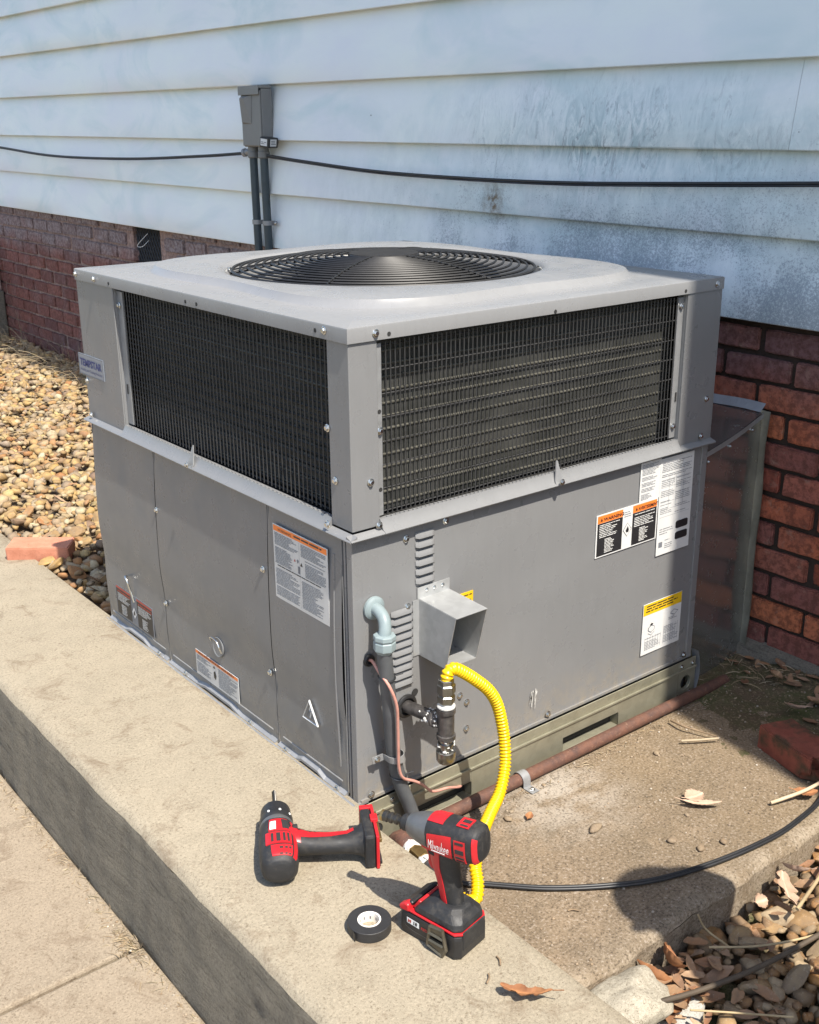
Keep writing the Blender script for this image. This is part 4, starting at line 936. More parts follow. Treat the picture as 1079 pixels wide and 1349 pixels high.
strap(rp_, (.425, PY_, pz), (1, 0, 0), .0154, (0, -1, 0), (0, 0, 1), wid=.022)

# ------------------------------------------------------------------ sheet-metal duct between unit and wall
du = empty('supply_duct', (1.22, .5, PADZ), 'shiny sheet metal duct joining the back of the unit to the brick wall', 'duct')
b = MB(); n = 14
def dzf(t, s_): return .546+.058*t - .006*math.sin(PI*t)*(1 if s_ else 1)
b.grid(n, 16, lambda i, j: (1.083+.262*i/(n-1), .012+.0010*math.sin(i*.9)*math.sin(j*.6)+.018*i/(n-1), -.125+(dzf(i/(n-1), 0)+.125)*j/15)); b.build('side_sheet', M['duct'], du, smooth=180, recalc=False)
b = MB(); b.grid(n, 20, lambda i, j: (1.083+.262*i/(n-1), .008+.018*i/(n-1)+1.10*j/19, dzf(i/(n-1), 0)+.003+.004*math.sin(j*1.7)*math.sin(PI*i/(n-1)))); b.build('top_sheet', M['duct'], du, smooth=180, recalc=False)
b = MB(); b.grid(n, 4, lambda i, j: (1.083+.262*i/(n-1), .005+.018*i/(n-1)-(.0 if j < 3 else -.004), dzf(i/(n-1), 0)+.0035-.014*min(j, 2)/2)); b.build('folded_edge', M['zincpaint'], du, smooth=40)
b = MB(); b.grid(22, 5, lambda i, j: (1.345-[.004, .0, .004, .0055, .012][j]+.0012*math.sin(i*1.1+j), [.034, .030, .018, .004, .001][j]+.0025*math.sin(i*.8), -.12+.732*i/21)); b.build('wall_flange', m_galv('dull_flashing', (.33, .315, .255), .5, .5), du, smooth=60, recalc=False)
b = MB(); b.grid(24, 3, lambda i, j: (1.336+.022*j/2, .03+1.1*i/23, .607+.020*j/2+.002*math.sin(i*1.3))); b.build('top_flange', M['zincpaint'], du, smooth=60)
for x, z in ((1.302, .566), (1.20, .542), (1.105, .520), (1.088, .516)): screw((x, .010+.018*(x-1.083)/.262, z), (0, -1, 0), du, .75)
for z in (.14, .02): screw((1.095, .012, z), (0, -1, 0), du, .75)

# ------------------------------------------------------------------ disconnect box on the siding
db_ = empty('disconnect_box', (1.29, 2.31, 1.25), 'grey electrical disconnect box on the siding with two dark conduits running down', 'electrical box')
x1, x0_ = SX-.002, 1.278; y0, y1, z0, z1 = 2.355, 2.502, 1.250, 1.472
b = MB(); b.bb((x0_+.006, y0, z0), (x1, y1, z1-.004)); b.build('enclosure', M['boxgrey'], db_, bevel=.004)
b = MB(); b.bb((x0_-.008, y0-.003, z1-.004), (x1, y1+.003, z1+.006)); b.bb((x0_-.010, y0-.003, z1-.028), (x0_-.006, y1+.003, z1+.006)); b.build('rain_hood', M['boxgrey'], db_, bevel=.002)
b = MB(); b.bb((x0_, y0+.002, z0+.004), (x0_+.005, y1-.002, z1-.012)); 
cv = b.build('cover', M['boxgrey'], db_, bevel=.002)
b = MB(); ya, yb_ = y0+.060, y1-.012; b.add([(x0_-.001, ya, z1-.028), (x0_-.001, yb_, z1-.028), (x0_-.001, yb_, z1-.135), (x0_-.001, ya+.01, z1-.135), (x0_-.016, ya+.045, z1-.040), (x0_-.016, yb_-.004, z1-.040), (x0_-.008, yb_-.004, z1-.128)], [(0, 1, 5, 4), (1, 2, 6, 5), (2, 3, 6), (3, 0, 4), (3, 4, 5, 6)]); b.build('pressed_pull', M['boxgrey'], cv)
sd = MB(); sd.box((1.290, 2.322, 1.268), (.055, .048, .038), Matrix.Rotation(.25, 3, 'Z') @ Matrix.Rotation(.12, 3, 'X'), M['blackpl']); sb = sd.build('surge_device', None, db_, bevel=.003)
rt = Matrix.Rotation(.25, 3, 'Z') @ Matrix.Rotation(.12, 3, 'X')
for sgn in (0, 1):
    ff = (lambda u, v, d: Vector((1.290, 2.322, 1.268)) + rt @ Vector((-.0280-d, .018-u, -.013+v))) if sgn == 0 else (lambda u, v, d: Vector((1.290, 2.322, 1.268)) + rt @ Vector((-.018+u, -.0245-d, -.013+v)))
    s = Sticker(ff, .034, .026, M['white']); s.lines(.003, .002, .031, .024, .006, M['ink'], rg, .5, .1); s.build('device_label', sb)
for yc, xw in ((2.478, 1.310), (2.400, 1.312)):
    b = MB(); b.tube([(xw, yc, z0-.03), (xw, yc, 1.1), (xw, yc-.003, .95), (xw, yc-.006, .78)], .0165, 14); cd = b.build('conduit', M['darkconduit'], db_, smooth=60)
    b = MB(); b.lathe([(0, .021), (-.016, .021), (-.018, .0235), (-.040, .0235), (-.044, .019)], (xw, yc, z0), (0, 0, 1), 14); b.build('connector', M['boxgrey'], cd, smooth=40)
    strap(cd, (xw, yc-.003, .955), (0, 0, 1), .017, (0, -1, 0), (-1, 0, 0), 'conduit_clamp', wid=.018)
b = MB(); b.lathe([(0, .013), (.020, .013), (.022, .017), (.034, .017), (.036, .010)], (1.306, 2.498, 1.232), (-.3, 1, -.2), 12); b.build('cable_gland', M['zincpaint'], db_, smooth=40)
def wall_cable(pts, lab, name='wall_cable'):
    b = MB(); P = smooth_path(pts, 10); b.tube(P, .0044, 8); b.tube([p+Vector((-.002, 0, -.0062)) for p in P], .0030, 6); return tag(b.build(name, M['cable'], None, (1.3, pts[0][1], 1.2), smooth=60), lab, 'cable')
wall_cable([(1.318, 7.0, 1.262), (1.316, 6.3, 1.250), (1.314, 5.50, 1.230), (1.305, 4.6, 1.190), (1.303, 3.65, 1.188), (1.30, 2.9, 1.210), (1.304, 2.54, 1.226)], 'black cable sagging along the siding left of the disconnect box')
wall_cable([(1.308, 2.37, 1.218), (1.314, 2.1, 1.199), (1.318, 1.67, 1.174), (1.316, 1.2, 1.164), (1.316, .75, 1.163), (1.318, .336, 1.173), (1.318, -.07, 1.186), (1.32, -.6, 1.205), (1.32, -2.4, 1.24)], 'black cable running along the siding right of the disconnect box')
#@@TOOLS
# ------------------------------------------------------------------ power tools and tape on the ledge
def sup(c, s_, e): return math.copysign(abs(c)**(2/e), c), math.copysign(abs(s_)**(2/e), s_)
class Loft:
    """superellipse sections along a line; sec: (centre, half a, half b, exponent); A, B are the section axes"""
    def __init__(s, secs, A, B): s.s = secs; s.A = Vector(A); s.B = Vector(B)
    def P(s, t, ang, off=0.0):
        k = max(0, min(len(s.s)-1.0001, t)); i = int(k); f = k-i; f = f*f*(3-2*f) if False else f
        c0, a0, b0, e0 = s.s[i]; c1, a1, b1, e1 = s.s[i+1]
        c = Vector(c0).lerp(Vector(c1), f); a = a0+(a1-a0)*f+off; b = b0+(b1-b0)*f+off; e = e0+(e1-e0)*f
        x, y = sup(math.cos(ang), math.sin(ang), e); return c + s.A*(x*a) + s.B*(y*b)
    def body(s, mb, X, n=28, mat=None, sub=3):
        K = (len(s.s)-1)*sub; mb.rings([[X(s.P(q/sub, 2*PI*j/n)) for j in range(n)] for q in range(K+1)], True, True, True, mat)
    def patch(s, mb, X, t0, t1, a0, a1, off=.0012, mat=None, nt=8, na=8, skew=0.0, taper=0.0):
        def f(i, j, o):
            u, v = i/(nt-1), j/(na-1); am = (a0+a1)/2; w_ = (a1-a0)*(1-taper*u); return X(s.P(t0+(t1-t0)*u, am+w_*(v-.5)+skew*(u-.5), o))
        g0 = [[f(i, j, off) for j in range(na)] for i in range(nt)]
        mb.grid(nt, na, lambda i, j: g0[i][j], mat)
        edge = [(i, 0) for i in range(nt)]+[(nt-1, j) for j in range(1, na)]+[(i, na-1) for i in range(nt-2, -1, -1)]+[(0, j) for j in range(na-2, 0, -1)]
        mb.rings([[f(i, j, off) for i, j in edge], [f(i, j, -.002) for i, j in edge]], True, False, False, mat)
def frame(o, fx, fy, fz):
    m = Matrix((Vector(fx).normalized(), Vector(fy).normalized(), Vector(fz).normalized())).transposed(); o = Vector(o); return lambda p: o + m @ Vector(p)

# impact driver: local x forward, y to its left, z up; stands on its battery
F_ = Vector((-.19, .98, 0)).normalized(); L_ = Vector((-F_.y, F_.x, 0))
XI = frame((-.1205, -.412, .0005), F_, L_, (0, 0, 1))
im = empty('impact_driver', XI((0, 0, 0)), 'red and black cordless impact driver standing upright on its battery at the ledge corner', 'impact driver')
# motor axis leans: nose lower and to the left
a0 = Vector((-.080, -.006, .2135)); a1 = Vector((.118, .022, .199)); ax = (a1-a0).normalized(); ay = Vector((0, 1, 0)); ay = (ay-ax*ay.dot(ax)).normalized(); az = ax.cross(ay)
AX = lambda t: a0+ax*t
mot = Loft([(AX(0), .014, .020, 2.6), (AX(.002), .022, .026, 2.8), (AX(.007), .0275, .0305, 3.0), (AX(.020), .0305, .0325, 3.0), (AX(.060), .0305, .0325, 2.8), (AX(.092), .0300, .0320, 2.5), (AX(.099), .0285, .0305, 2.3)], ay, az)
b = MB(); mot.body(b, XI, 36); b.build('motor_housing', M['rubber'], im, smooth=50)
case = Loft([(AX(.088), .0290, .0300, 2.3), (AX(.104), .0286, .0296, 2.1), (AX(.120), .0264, .0272, 2), (AX(.136), .0212, .0220, 2), (AX(.143), .0178, .0184, 2), (AX(.144), .0130, .0130, 2)], ay, az)
b = MB(); case.body(b, XI, 36); b.build('hammer_case', M['case'], im, smooth=50)
b = MB(); W_ = lambda t: XI(AX(t)); dW = (W_(1)-W_(0)).normalized()
b.lathe([(.143, .0130), (.145, .0150), (.154, .0150), (.157, .0130), (.157, .0095)], W_(0), dW, 24, M['rubber']); b.build('bit_collar', None, im, smooth=40)
b = MB(); b.lathe([(.155, .0085), (.162, .0085), (.164, .0066), (.167, .0066), (.169, .0092), (.173, .0092), (.175, .0070), (.178, .0070), (.180, .0096), (.184, .0096), (.186, .0072), (.188, .0072), (.190, .0098), (.198, .0098)], W_(0), dW, 16, M['bit']); b.lathe([(.197, .0100), (.202, .0100), (.203, .007)], W_(0), dW, 16, M['brass']); b.build('nut_driver_bit', None, im, smooth=35)
# angle: 0 = tool's left, 90 deg = up
D = math.radians
b = MB(); mot.patch(b, XI, 4.25, 5.95, D(60), D(118), .0014); b.build('red_band', M['redpl'], im, smooth=40)
b = MB(); mot.patch(b, XI, 3.68, 5.15, D(-38), D(24), .0018, None, 10, 10, 0, .25); lg = b.build('logo_panel', M['redpl'], im, smooth=40)
b = MB(); mot.patch(b, XI, 3.02, 3.52, D(-42), D(18), .0020); vg = b.build('vent_grille', M['redpl'], im, smooth=40)
for k in range(4):
    b = MB(); mot.patch(b, XI, 3.07, 3.46, D(-34+14*k), D(-28+14*k), .0027, None, 5, 3); b.build('vent_slot', M['inner'], vg)
b = MB(); mot.patch(b, XI, 3.04, 3.60, D(70), D(104), .0018); vg = b.build('vent_grille', M['redpl'], im, smooth=40)
for k in range(2):
    b = MB(); mot.patch(b, XI, 3.10, 3.46, D(75+13*k), D(81+13*k), .0026, None, 5, 3); b.build('vent_slot', M['inner'], vg)
b = MB(); mot.patch(b, XI, 1.05, 2.2, D(-48), D(38), .0014, None, 6, 8, 0, 0); b.build('rear_cap', M['redpl'], im, smooth=40)
def wrap_text(body, loft, X, t0, t1, am, h, mat, mb, shear=0, off=.0034, bold=0):
    vs, fs, wd = text2d(body, 1, shear, bold)
    # text runs from high t (front) to low t (rear) when read from the tool's left side
    mb.add([X(loft.P(t0+(t1-t0)*p.x/wd, am+(p.y-.35)*h, off)) for p in vs], fs, mat)
b = MB(); wrap_text('Milwaukee', mot, XI, 4.98, 3.76, D(-5), .50, M['inkw'], b, .35, .0030, .0); mot.patch(b, XI, 4.0, 4.8, D(-25), D(-22), .0026, M['inkw'], 6, 2); b.build('logo_lettering', None, lg, recalc=False)
# handle and trigger
han = Loft([((-.030, .0, .030), .0185, .026, 2.3), ((-.026, .0, .052), .0165, .0225, 2.2), ((-.019, .0, .080), .0160, .0205, 2.2), ((-.012, .0, .115), .0170, .0220, 2.2), ((-.006, .003, .150), .0180, .0250, 2.3), ((-.006, .002, .186), .0210, .0300, 2.4)], (0, 1, 0), (1, 0, 0))
b = MB(); han.body(b, XI, 28); b.build('handle', M['rubber'], im, smooth=60)
b = MB(); han.patch(b, XI, 1.7, 4.9, D(8), D(52), .0014, None, 16, 6, .30, -.8); b.build('handle_inlay', M['redpl'], im, smooth=40)
b = MB()
for k in range(9): han.patch(b, XI, 1.0+.24*k, 1.14+.24*k, D(55), D(125), .0016, None, 3, 8)
b.build('finger_grip', M['blackpl'], im, smooth=40)
b = MB(); tr = [(.016, .172), (.034, .176), (.036, .166), (.029, .152), (.029, .136), (.022, .128), (.008, .130)]
b.prism(tr, lambda u, v, d: XI((u, d, v)), -.009, .009); b.build('trigger', M['redpl'], im, bevel=.003)
b = MB(); b.prism([(-.012, .170), (.034, .172), (.040, .182), (-.012, .184)], lambda u, v, d: XI((u, d, v)), -.0185, .0215); b.build('trigger_guard', M['redpl'], im, bevel=.004)
b = MB(); b.box(XI((.010, .0205, .175)), (.014, .006, .012), Matrix.Rotation(math.atan2(F_.y, F_.x), 3, 'Z')); b.build('direction_switch', M['inner'], im, bevel=.002)
# foot and battery
def slab(poly, z0, z1, y0, y1, inset=0): 
    b = MB(); b.prism(poly, lambda u, v, d: XI((u, d, v)), y0, y1); return b
def octo(x0, x1, y0, y1, c): return [(x0+c, y0), (x1-c, y0), (x1, y0+c), (x1, y1-c), (x1-c, y1), (x0+c, y1), (x0, y1-c), (x0, y0+c)]
def stack(levels, mat, name, bevel=.0015):
    b = MB(); b.rings([[XI((u, v, z)) for u, v in octo(*lv)] for lv, z in levels], True); return b.build(name, mat, im, bevel=bevel)
bt = stack([((-.060, .066, -.039, .039, .008), .000), ((-.064, .070, -.0415, .0415, .009), .004), ((-.064, .070, -.0415, .0415, .009), .038), ((-.063, .068, -.0405, .0405, .009), .045)], M['blackpl'], 'battery')
stack([((-.064, .055, -.041, .041, .010), .0470), ((-.0642, .053, -.0412, .0412, .010), .0515)], M['redpl'], 'red_trim')
stack([((-.063, .045, -.040, .040, .011), .0518), ((-.060, .038, -.038, .038, .012), .064), ((-.052, .020, -.031, .031, .014), .074), ((-.047, .004, -.023, .023, .012), .082)], M['rubber'], 'tool_foot', .004)
b = MB(); b.prism([(.067, .039), (.068, .050), (.046, .066), (.040, .064), (.048, .046)], lambda u, v, d: XI((u, d, v)), -.036, .036); b.build('battery_shoulder', M['blackpl'], im, bevel=.004)
b = MB(); b.prism([(.064, .046), (.066, .054), (.052, .064), (.044, .062), (.043, .048)], lambda u, v, d: XI((u, d, v)), .028, .0435); b.build('release_button', M['redpl'], im, bevel=.003)
b = MB(); b.prism([(.036, .054), (.043, .054), (.030, .074), (.024, .073)], lambda u, v, d: XI((u, d, v)), -.033, .0335); b.build('red_strap', M['redpl'], im, bevel=.002)
b = MB(); b.prism([(-.0655, .018), (-.0655, .053), (-.0625, .053), (-.0625, .018)], lambda u, v, d: XI((u, d, v)), -.030, .030); b.build('rear_plate', M['rubber'], im, bevel=.002)
fb = lambda u, v, d: XI((.064-u, .0416+d, v))                       # the battery's left side, u runs rearwards
s = Sticker(fb, .028, .0115, M['white'], .0006); s.mb = MB(); s.d = .0003
s.poly([(.016+u, .0255+v) for u, v in ((0, 0), (.027, -.001), (.027, .0105), (0, .0115))], M['inkw'], .0004)
s.text('M', .0178, .0277, .0098, M['redp'], None, .1, .0003, .0009); s.text('18', .0290, .0275, .0098, M['black'], None, .1, .0004, .0009)
s.text('RED', .047, .0262, .0078, M['redpl'], None, .12, .0001, .0008); s.text('LITHIUM', .0655, .0262, .0078, M['inkw'], .028, .12, .0001, .0008); s.text('XC', .060, .0170, .0066, M['inkw'], None, .12, .0001, .0008)
for pts in ([(.006, .034), (.013, .018), (.030, .0145), (.076, .0145), (.092, .021)],):
    for (ua, va), (ub, vb) in zip(pts, pts[1:]): s.poly([(ua, va), (ub, vb), (ub, vb-.0008), (ua, va-.0008)], M['case'], .0006)
s.build('battery_print', bt)
b = MB()                                                      # steel belt hook, a ladder-shaped loop
hk = [(.072, .050), (.098, .054), (.106, .018), (.098, .002), (.066, .010)]
for (ua, va), (ub, vb) in zip(hk, hk[1:]+hk[:1]):
    b.tube([fb(ua, va, .006), fb(ub, vb, .006)], .0033, 6)
for v in (.036, .022): b.tube([fb(.070, v, .006), fb(.101, v, .006)], .0038, 6)
b.prism([(.072, .050), (.098, .054), (.103, .036), (.070, .034)], lambda u, v, d: fb(u, v, d), .0045, .0065); b.prism([(.068, .022), (.103, .022), (.106, .018), (.098, .002), (.066, .010)], lambda u, v, d: fb(u, v, d), .0045, .0065)
b.build('belt_hook', simple('bronze_steel', (.13, .115, .085), .42, .6, .2, 40), im, smooth=50)

# drill lying on its side: local x forward along the chuck, y along the handle, z up
Fd = Vector((.49, .87, 0)).normalized(); Hd = Vector((Fd.y, -Fd.x, 0))
XD = frame((-.240, -.070, .0385), Fd, Hd, (0, 0, 1))
dr = empty('cordless_drill', XD((0, 0, -.038)), 'red and black cordless drill without a battery lying on its side on the ledge', 'drill')
E2 = lambda t, a, b_, e: ((t, 0, 0), a, b_, e)
mo = Loft([E2(-.075, .018, .016, 2.4), E2(-.072, .026, .024, 2.6), E2(-.062, .0335, .031, 2.6), E2(-.040, .0365, .0345, 2.6), E2(-.005, .0365, .0345, 2.5), E2(.025, .0355, .0335, 2.3), E2(.052, .0330, .0320, 2.1)], (0, 1, 0), (0, 0, 1))
b = MB(); mo.body(b, XD, 36); b.build('motor_housing', M['rubber'], dr, smooth=50)
W_ = lambda t: XD((t, 0, 0)); dW = (W_(1)-W_(0)).normalized()
b = MB(); b.lathe([(.050, .032), (.054, .0335), (.060, .0335), (.062, .031)], W_(0), dW, 40, M['case']); b.lathe([(.062, .031), (.064, .0325), (.084, .0325), (.087, .030)], W_(0), dW, 40, M['blackpl']); b.build('torque_collar', None, dr, smooth=40)
b = MB(); b.lathe([(.087, .0300), (.090, .0305), (.112, .0295), (.115, .0262), (.126, .0200), (.135, .0115), (.136, .006)], W_(0), dW, 32, M['blackpl']); b.build('keyless_chuck', None, dr, smooth=40)
b = MB()
for k in range(24):
    a = 2*PI*k/24; pass
for a in (35, 75, 115): b.lathe([(0, .0028), (.0012, .0022)], XD((.078, .0325*math.cos(D(a)), .0325*math.sin(D(a)))), XD((0, math.cos(D(a)), math.sin(D(a))))-XD((0, 0, 0)), 8, M['inkw'])
b.mats = [M['inkw']]; b.m = [0]*len(b.f)
tag(b.build('collar_marks', None, dr), kind='stuff')
b = MB(); tw = [[W_(.130+.058*q/40)+(XD((0, math.cos(a), math.sin(a)))-XD((0, 0, 0)))*r for a, r in ((a0_+q*.75, (.0046, .0030)[j % 2]) for j, a0_ in enumerate([2*PI*j/8 for j in range(8)]))] for q in range(41)]
b.rings(tw); b.build('drill_bit', M['bit'], dr, smooth=40)
b = MB(); mo.patch(b, XD, 4.35, 5.75, D(56), D(112), .0012); b.build('gear_label', M['redpl'], dr, smooth=40)
b = MB(); mo.patch(b, XD, 4.55, 5.6, D(58), D(78), .0024, M['inner'], 5, 4); mo.patch(b, XD, 4.5, 5.4, D(92), D(108), .0024, M['inkw'], 5, 4); b.build('gear_print', None, dr)
for t0, t1, a0_, a1_ in ((3.15, 4.2, 54, 122), (1.75, 3.0, 52, 106)):
    b = MB(); mo.patch(b, XD, t0, t1, D(a0_), D(a1_), .0018); vg = b.build('vent_grille', M['redpl'], dr, smooth=40)
    for k in range(4):
        if t0 > 3: b = MB(); mo.patch(b, XD, t0+.15, t1-.2, D(a0_+8+12*k), D(a0_+14+12*k), .0026, None, 4, 3); b.build('vent_slot', M['inner'], vg)
        elif k < 3:
            for q in (0, 1): b = MB(); mo.patch(b, XD, t0+.06+.72*q, t0+.26+.72*q, D(a0_+6+12*k), D(a0_+13+12*k), .0026, None, 3, 3); b.build('vent_slot', M['inner'], vg)
hd = Loft([((.012, .020, 0), .030, .0280, 2.4), ((.010, .038, 0), .0265, .0225, 2.3), ((.002, .060, 0), .0230, .0190, 2.2), ((-.004, .095, 0), .0215, .0178, 2.2), ((-.006, .130, 0), .0225, .0185, 2.2), ((-.004, .152, 0), .0280, .0240, 2.5), ((-.002, .164, 0), .036, .031, 3.0)], (1, 0, 0), (0, 0, 1))
b = MB(); hd.body(b, XD, 28); b.build('handle', M['rubber'], dr, smooth=60)
b = MB(); hd.patch(b, XD, .1, 4.6, D(38), D(112), .0014, None, 16, 8, -.35, .55); hi = b.build('handle_inlay', M['redpl'], dr, smooth=40)
b = MB(); hd.patch(b, XD, -.0, 1.2, D(100), D(140), .0013, None, 6, 5, .3, .3); b.build('side_inlay', M['redpl'], dr, smooth=40)
b = MB(); mo.patch(b, XD, 1.7, 5.7, D(24), D(44), .0012, None, 14, 5); b.build('red_band', M['redpl'], dr, smooth=40)
b = MB(); vs, fs, wd = text2d('Brushless', 1, .3, .01); b.add([XD(hd.P(.9+2.1*p.x/wd, D(70)-(.35-p.y)*.55-.22*p.x/wd, .0024)) for p in vs], fs); b.build('inlay_lettering', M['black'], hi, recalc=False)
b = MB(); b.prism([(.034, .030), (.040, .034), (.030, .048), (.030, .062), (.024, .070), (.014, .066), (.014, .034)], lambda u, v, d: XD((u, v, d)), -.009, .009); b.build('trigger', M['redpl'], dr, bevel=.003)
b = MB(); b.box(XD((.028, .034, .023)), (.012, .010, .006), Matrix.Rotation(math.atan2(Fd.y, Fd.x), 3, 'Z')); b.build('direction_switch', M['inner'], dr, bevel=.002)
def plate(x0, x1, y0, y1, z0, z1, mat, name, bev=.003):
    b = MB(); b.prism([(x0, y0), (x1, y0), (x1, y1), (x0, y1)], lambda u, v, d: XD((u, v, d)), z0, z1); return b.build(name, mat, dr, bevel=bev)
plate(-.044, .050, .160, .180, -.0375, .034, M['rubber'], 'tool_foot', .005)
plate(-.046, .054, .1805, .1870, -.0378, .0345, M['redpl'], 'red_trim', .002)
plate(.050, .062, .160, .1868, -.034, .034, M['redpl'], 'latch_lip', .002)
plate(.004, .024, .176, .1905, .030, .0385, M['redpl'], 'battery_latch', .002)
plate(-.042, .048, .187, .192, -.030, -.022, M['blackpl'], 'battery_rail', .001); plate(-.042, .048, .187, .192, .018, .026, M['brass'], 'battery_rail', .001)

tp = empty('tape_roll', (-.213, -.320, 0), 'roll of black electrical tape with a white core lying on the ledge', 'tape')
b = MB(); b.lathe([(.0004, .0205), (.0004, .0375), (.001, .0385), (.0185, .0385), (.0192, .0378), (.0192, .0205), (.0192, .0205)], (-.213, -.320, .0), (0, 0, 1), 56, None, False); b.build('wound_tape', simple('matt_vinyl_tape', (.022, .022, .023), .5, 0, .2, 40, .25, 900), tp, smooth=35)
b = MB(); b.lathe([(.0004, .0205), (.0198, .0205), (.0198, .0175), (.0004, .0175), (.0004, .0205)], (-.213, -.320, .0), (0, 0, 1), 48, None, False); b.build('paper_core', simple('white_card_core', (.70, .66, .60), .6, 0, .08, 90), tp, smooth=35)
b = MB()
for k in range(10):
    a = k*.63+.2; c, s_ = math.cos(a), math.sin(a)
    b.quad([Vector((-.213, -.320, .0))+Vector((c*.01742-s_*t, s_*.01742+c*t, z)) for t, z in ((-.003, .006), (.003, .006), (.003, .012), (-.003, .012))])
b.build('core_print', M['ink'], tp, recalc=False)
b = MB(); b.rings([[Vector((-.213, -.320, 0))+Vector((math.cos(a), math.sin(a), 0))*(.0388+.004*q/6)+Vector((0, 0, z)) for z in (.0008, .0185)] for q, a in enumerate([PI*1.05+.02*i*i*.25 for i in range(7)])], False, False, False); b.build('tape_end', M['blackpl'], tp, smooth=60, recalc=False)

# ------------------------------------------------------------------ loose bricks, cable, rocks, leaves, twigs
def loose_brick(name, c, ang, dims, tilt, mat, label, chip, seed):
    bm = bmesh.new(); bmesh.ops.create_cube(bm, size=1)
    for v in bm.verts: v.co = Vector((v.co.x*dims[0], v.co.y*dims[1], v.co.z*dims[2]))
    bmesh.ops.bevel(bm, geom=bm.edges[:], offset=.003, segments=2, affect='EDGES'); bmesh.ops.subdivide_edges(bm, edges=[e for e in bm.edges if e.calc_length() > .025], cuts=7, use_grid_fill=True)
    for v in bm.verts:
        n = Vector((seed, 0, 0)); v.co += .0018*Vector((mnoise.noise(v.co*25+n), mnoise.noise(v.co*27-n), mnoise.noise(v.co*23+n*2))) + .0008*Vector((mnoise.noise(v.co*90+n), 0, mnoise.noise(v.co*90-n)))
        if chip and v.co.x < -dims[0]/2+chip: v.co.x += max(0, .6*(chip-(v.co.x+dims[0]/2))*(.8+mnoise.noise(v.co*32+n)*1.5)); v.co.z -= max(0, .018*mnoise.noise(v.co*26-n)) if v.co.z > 0 else 0
    me = bpy.data.meshes.new(name); bm.to_mesh(me); bm.free(); me.shade_smooth(); me.set_sharp_from_angle(angle=math.radians(45)); me.materials.append(mat)
    o = bpy.data.objects.new(name, me); COL.objects.link(o); o.location = c; o.rotation_euler = (tilt[0], tilt[1], ang); tag(o, label, 'brick'); return o
def brickmat(name, c0, c1, moss):
    k = newmat(name); p = k.obj(); n = k.noise(p, 20, 6, .65); f = k.noise(p, 150, 4, .7)
    c = k.mix(k.ramp(n, [(.35, 0), (.65, 1)]), c0, c1); c = k.mix(k.ramp(f, [(.56, 0), (.72, .6)]), c, tuple(x*.5 for x in c0))
    if moss: c = k.mix(k.ramp(k.noise(p, 14, 5, .6), [(.48, 0), (.62, .85)]), c, (.06, .05, .03))
    return k.out(c, .85, 0, k.bump(f, .35, .004), .25)
loose_brick('loose_brick', (.028, 1.812, .012), math.radians(-36), (.200, .095, .060), (.05, .02), brickmat('salmon_brick', (.42, .17, .105), (.52, .23, .15), False), 'salmon red brick lying on the tan gravel beside the ledge', 0, 3)
loose_brick('loose_brick', (1.000, -.392, PADZ+.030), math.radians(72), (.195, .098, .062), (.02, .03), brickmat('dark_red_brick', (.20, .06, .04), (.27, .085, .055), True), 'dark red mossy brick with a broken end lying on the pad', .05, 9)
def polyline_tube(name, pts, r, mat, label, cat, group=None, n=7, per=8, rfun=None):
    P = smooth_path(pts, per); o = Vector(pts[0]); b = MB(); b.tube(P, [rfun(i/len(P))*r for i in range(len(P))] if rfun else r, n); return tag(b.build(name, mat, None, o, smooth=70), label, cat, group)
pc_ = [(.0, -.135, -.062), (.04, -.18, -.09), (.085, -.235, -.098), (.117, -.262, -.0985), (.201, -.346, -.0985), (.301, -.418, -.0985), (.401, -.470, -.0985), (.545, -.509, -.0985), (.696, -.530, -.098), (.80, -.528, -.097), (.881, -.518, -.096), (.97, -.49, -.092), (1.08, -.44, -.085), (1.22, -.39, -.07)]
P = smooth_path(pc_, 8); b = MB(); b.tube([p+Vector((.0015, .003, -.004)) for p in P], .0036, 8); b.tube([p+Vector((-.0015, -.003, -.0045)) for p in P], .0032, 8); tag(b.build('ground_cable', M['cable'], None, (.3, -.42, PADZ), smooth=60), 'double black cable curving across the brown concrete pad', 'cable')
def rock(name, c, s_, seed, mat, label, sub=4, amp=.3, rot=0):
    v, f = ico(sub, seed, (1, .85, .6), amp, 1.4, .5); r = np.array([mnoise.noise(Vector(q*4.0)) for q in v]); v = v*(1+.05*r[:, None]); b = MB(); b.add((v*s_)+np.array(c), [tuple(q) for q in f]); return tag(b.build(name, mat, None, c, smooth=180), label, 'rock')
wc = m_concrete('pale_rubble', (.33, .30, .24), (.2, .17, .12), .4, .95, 1.3)
rock('concrete_chunk', (.115, -.625, -.150), (.10, .075, .085), 5, wc, 'pale rough concrete chunk at the corner between ledge and pad')
rock('concrete_chunk', (.215, -.665, -.195), (.062, .05, .05), 6, m_concrete('grey_white_stone', (.34, .33, .30), (.2, .17, .12), .3, .9, .8), 'rounded grey-white stone wedged among leaves by the pad corner', 4, .18)
rock('concrete_chunk', (.13, -.72, -.20), (.07, .07, .07), 8, wc, 'pale broken lump of concrete below the ledge end')
rk = random.Random(21)
peb = m_stone('pebble', [(.27, .21, .14), (.22, .16, .10), (.33, .28, .21)])
rock('stone_chip', (.426, -.268, PADZ+.006), (.021, .014, .011), 3, peb, 'small pale angular chip lying in the middle of the pad', 2, .35)
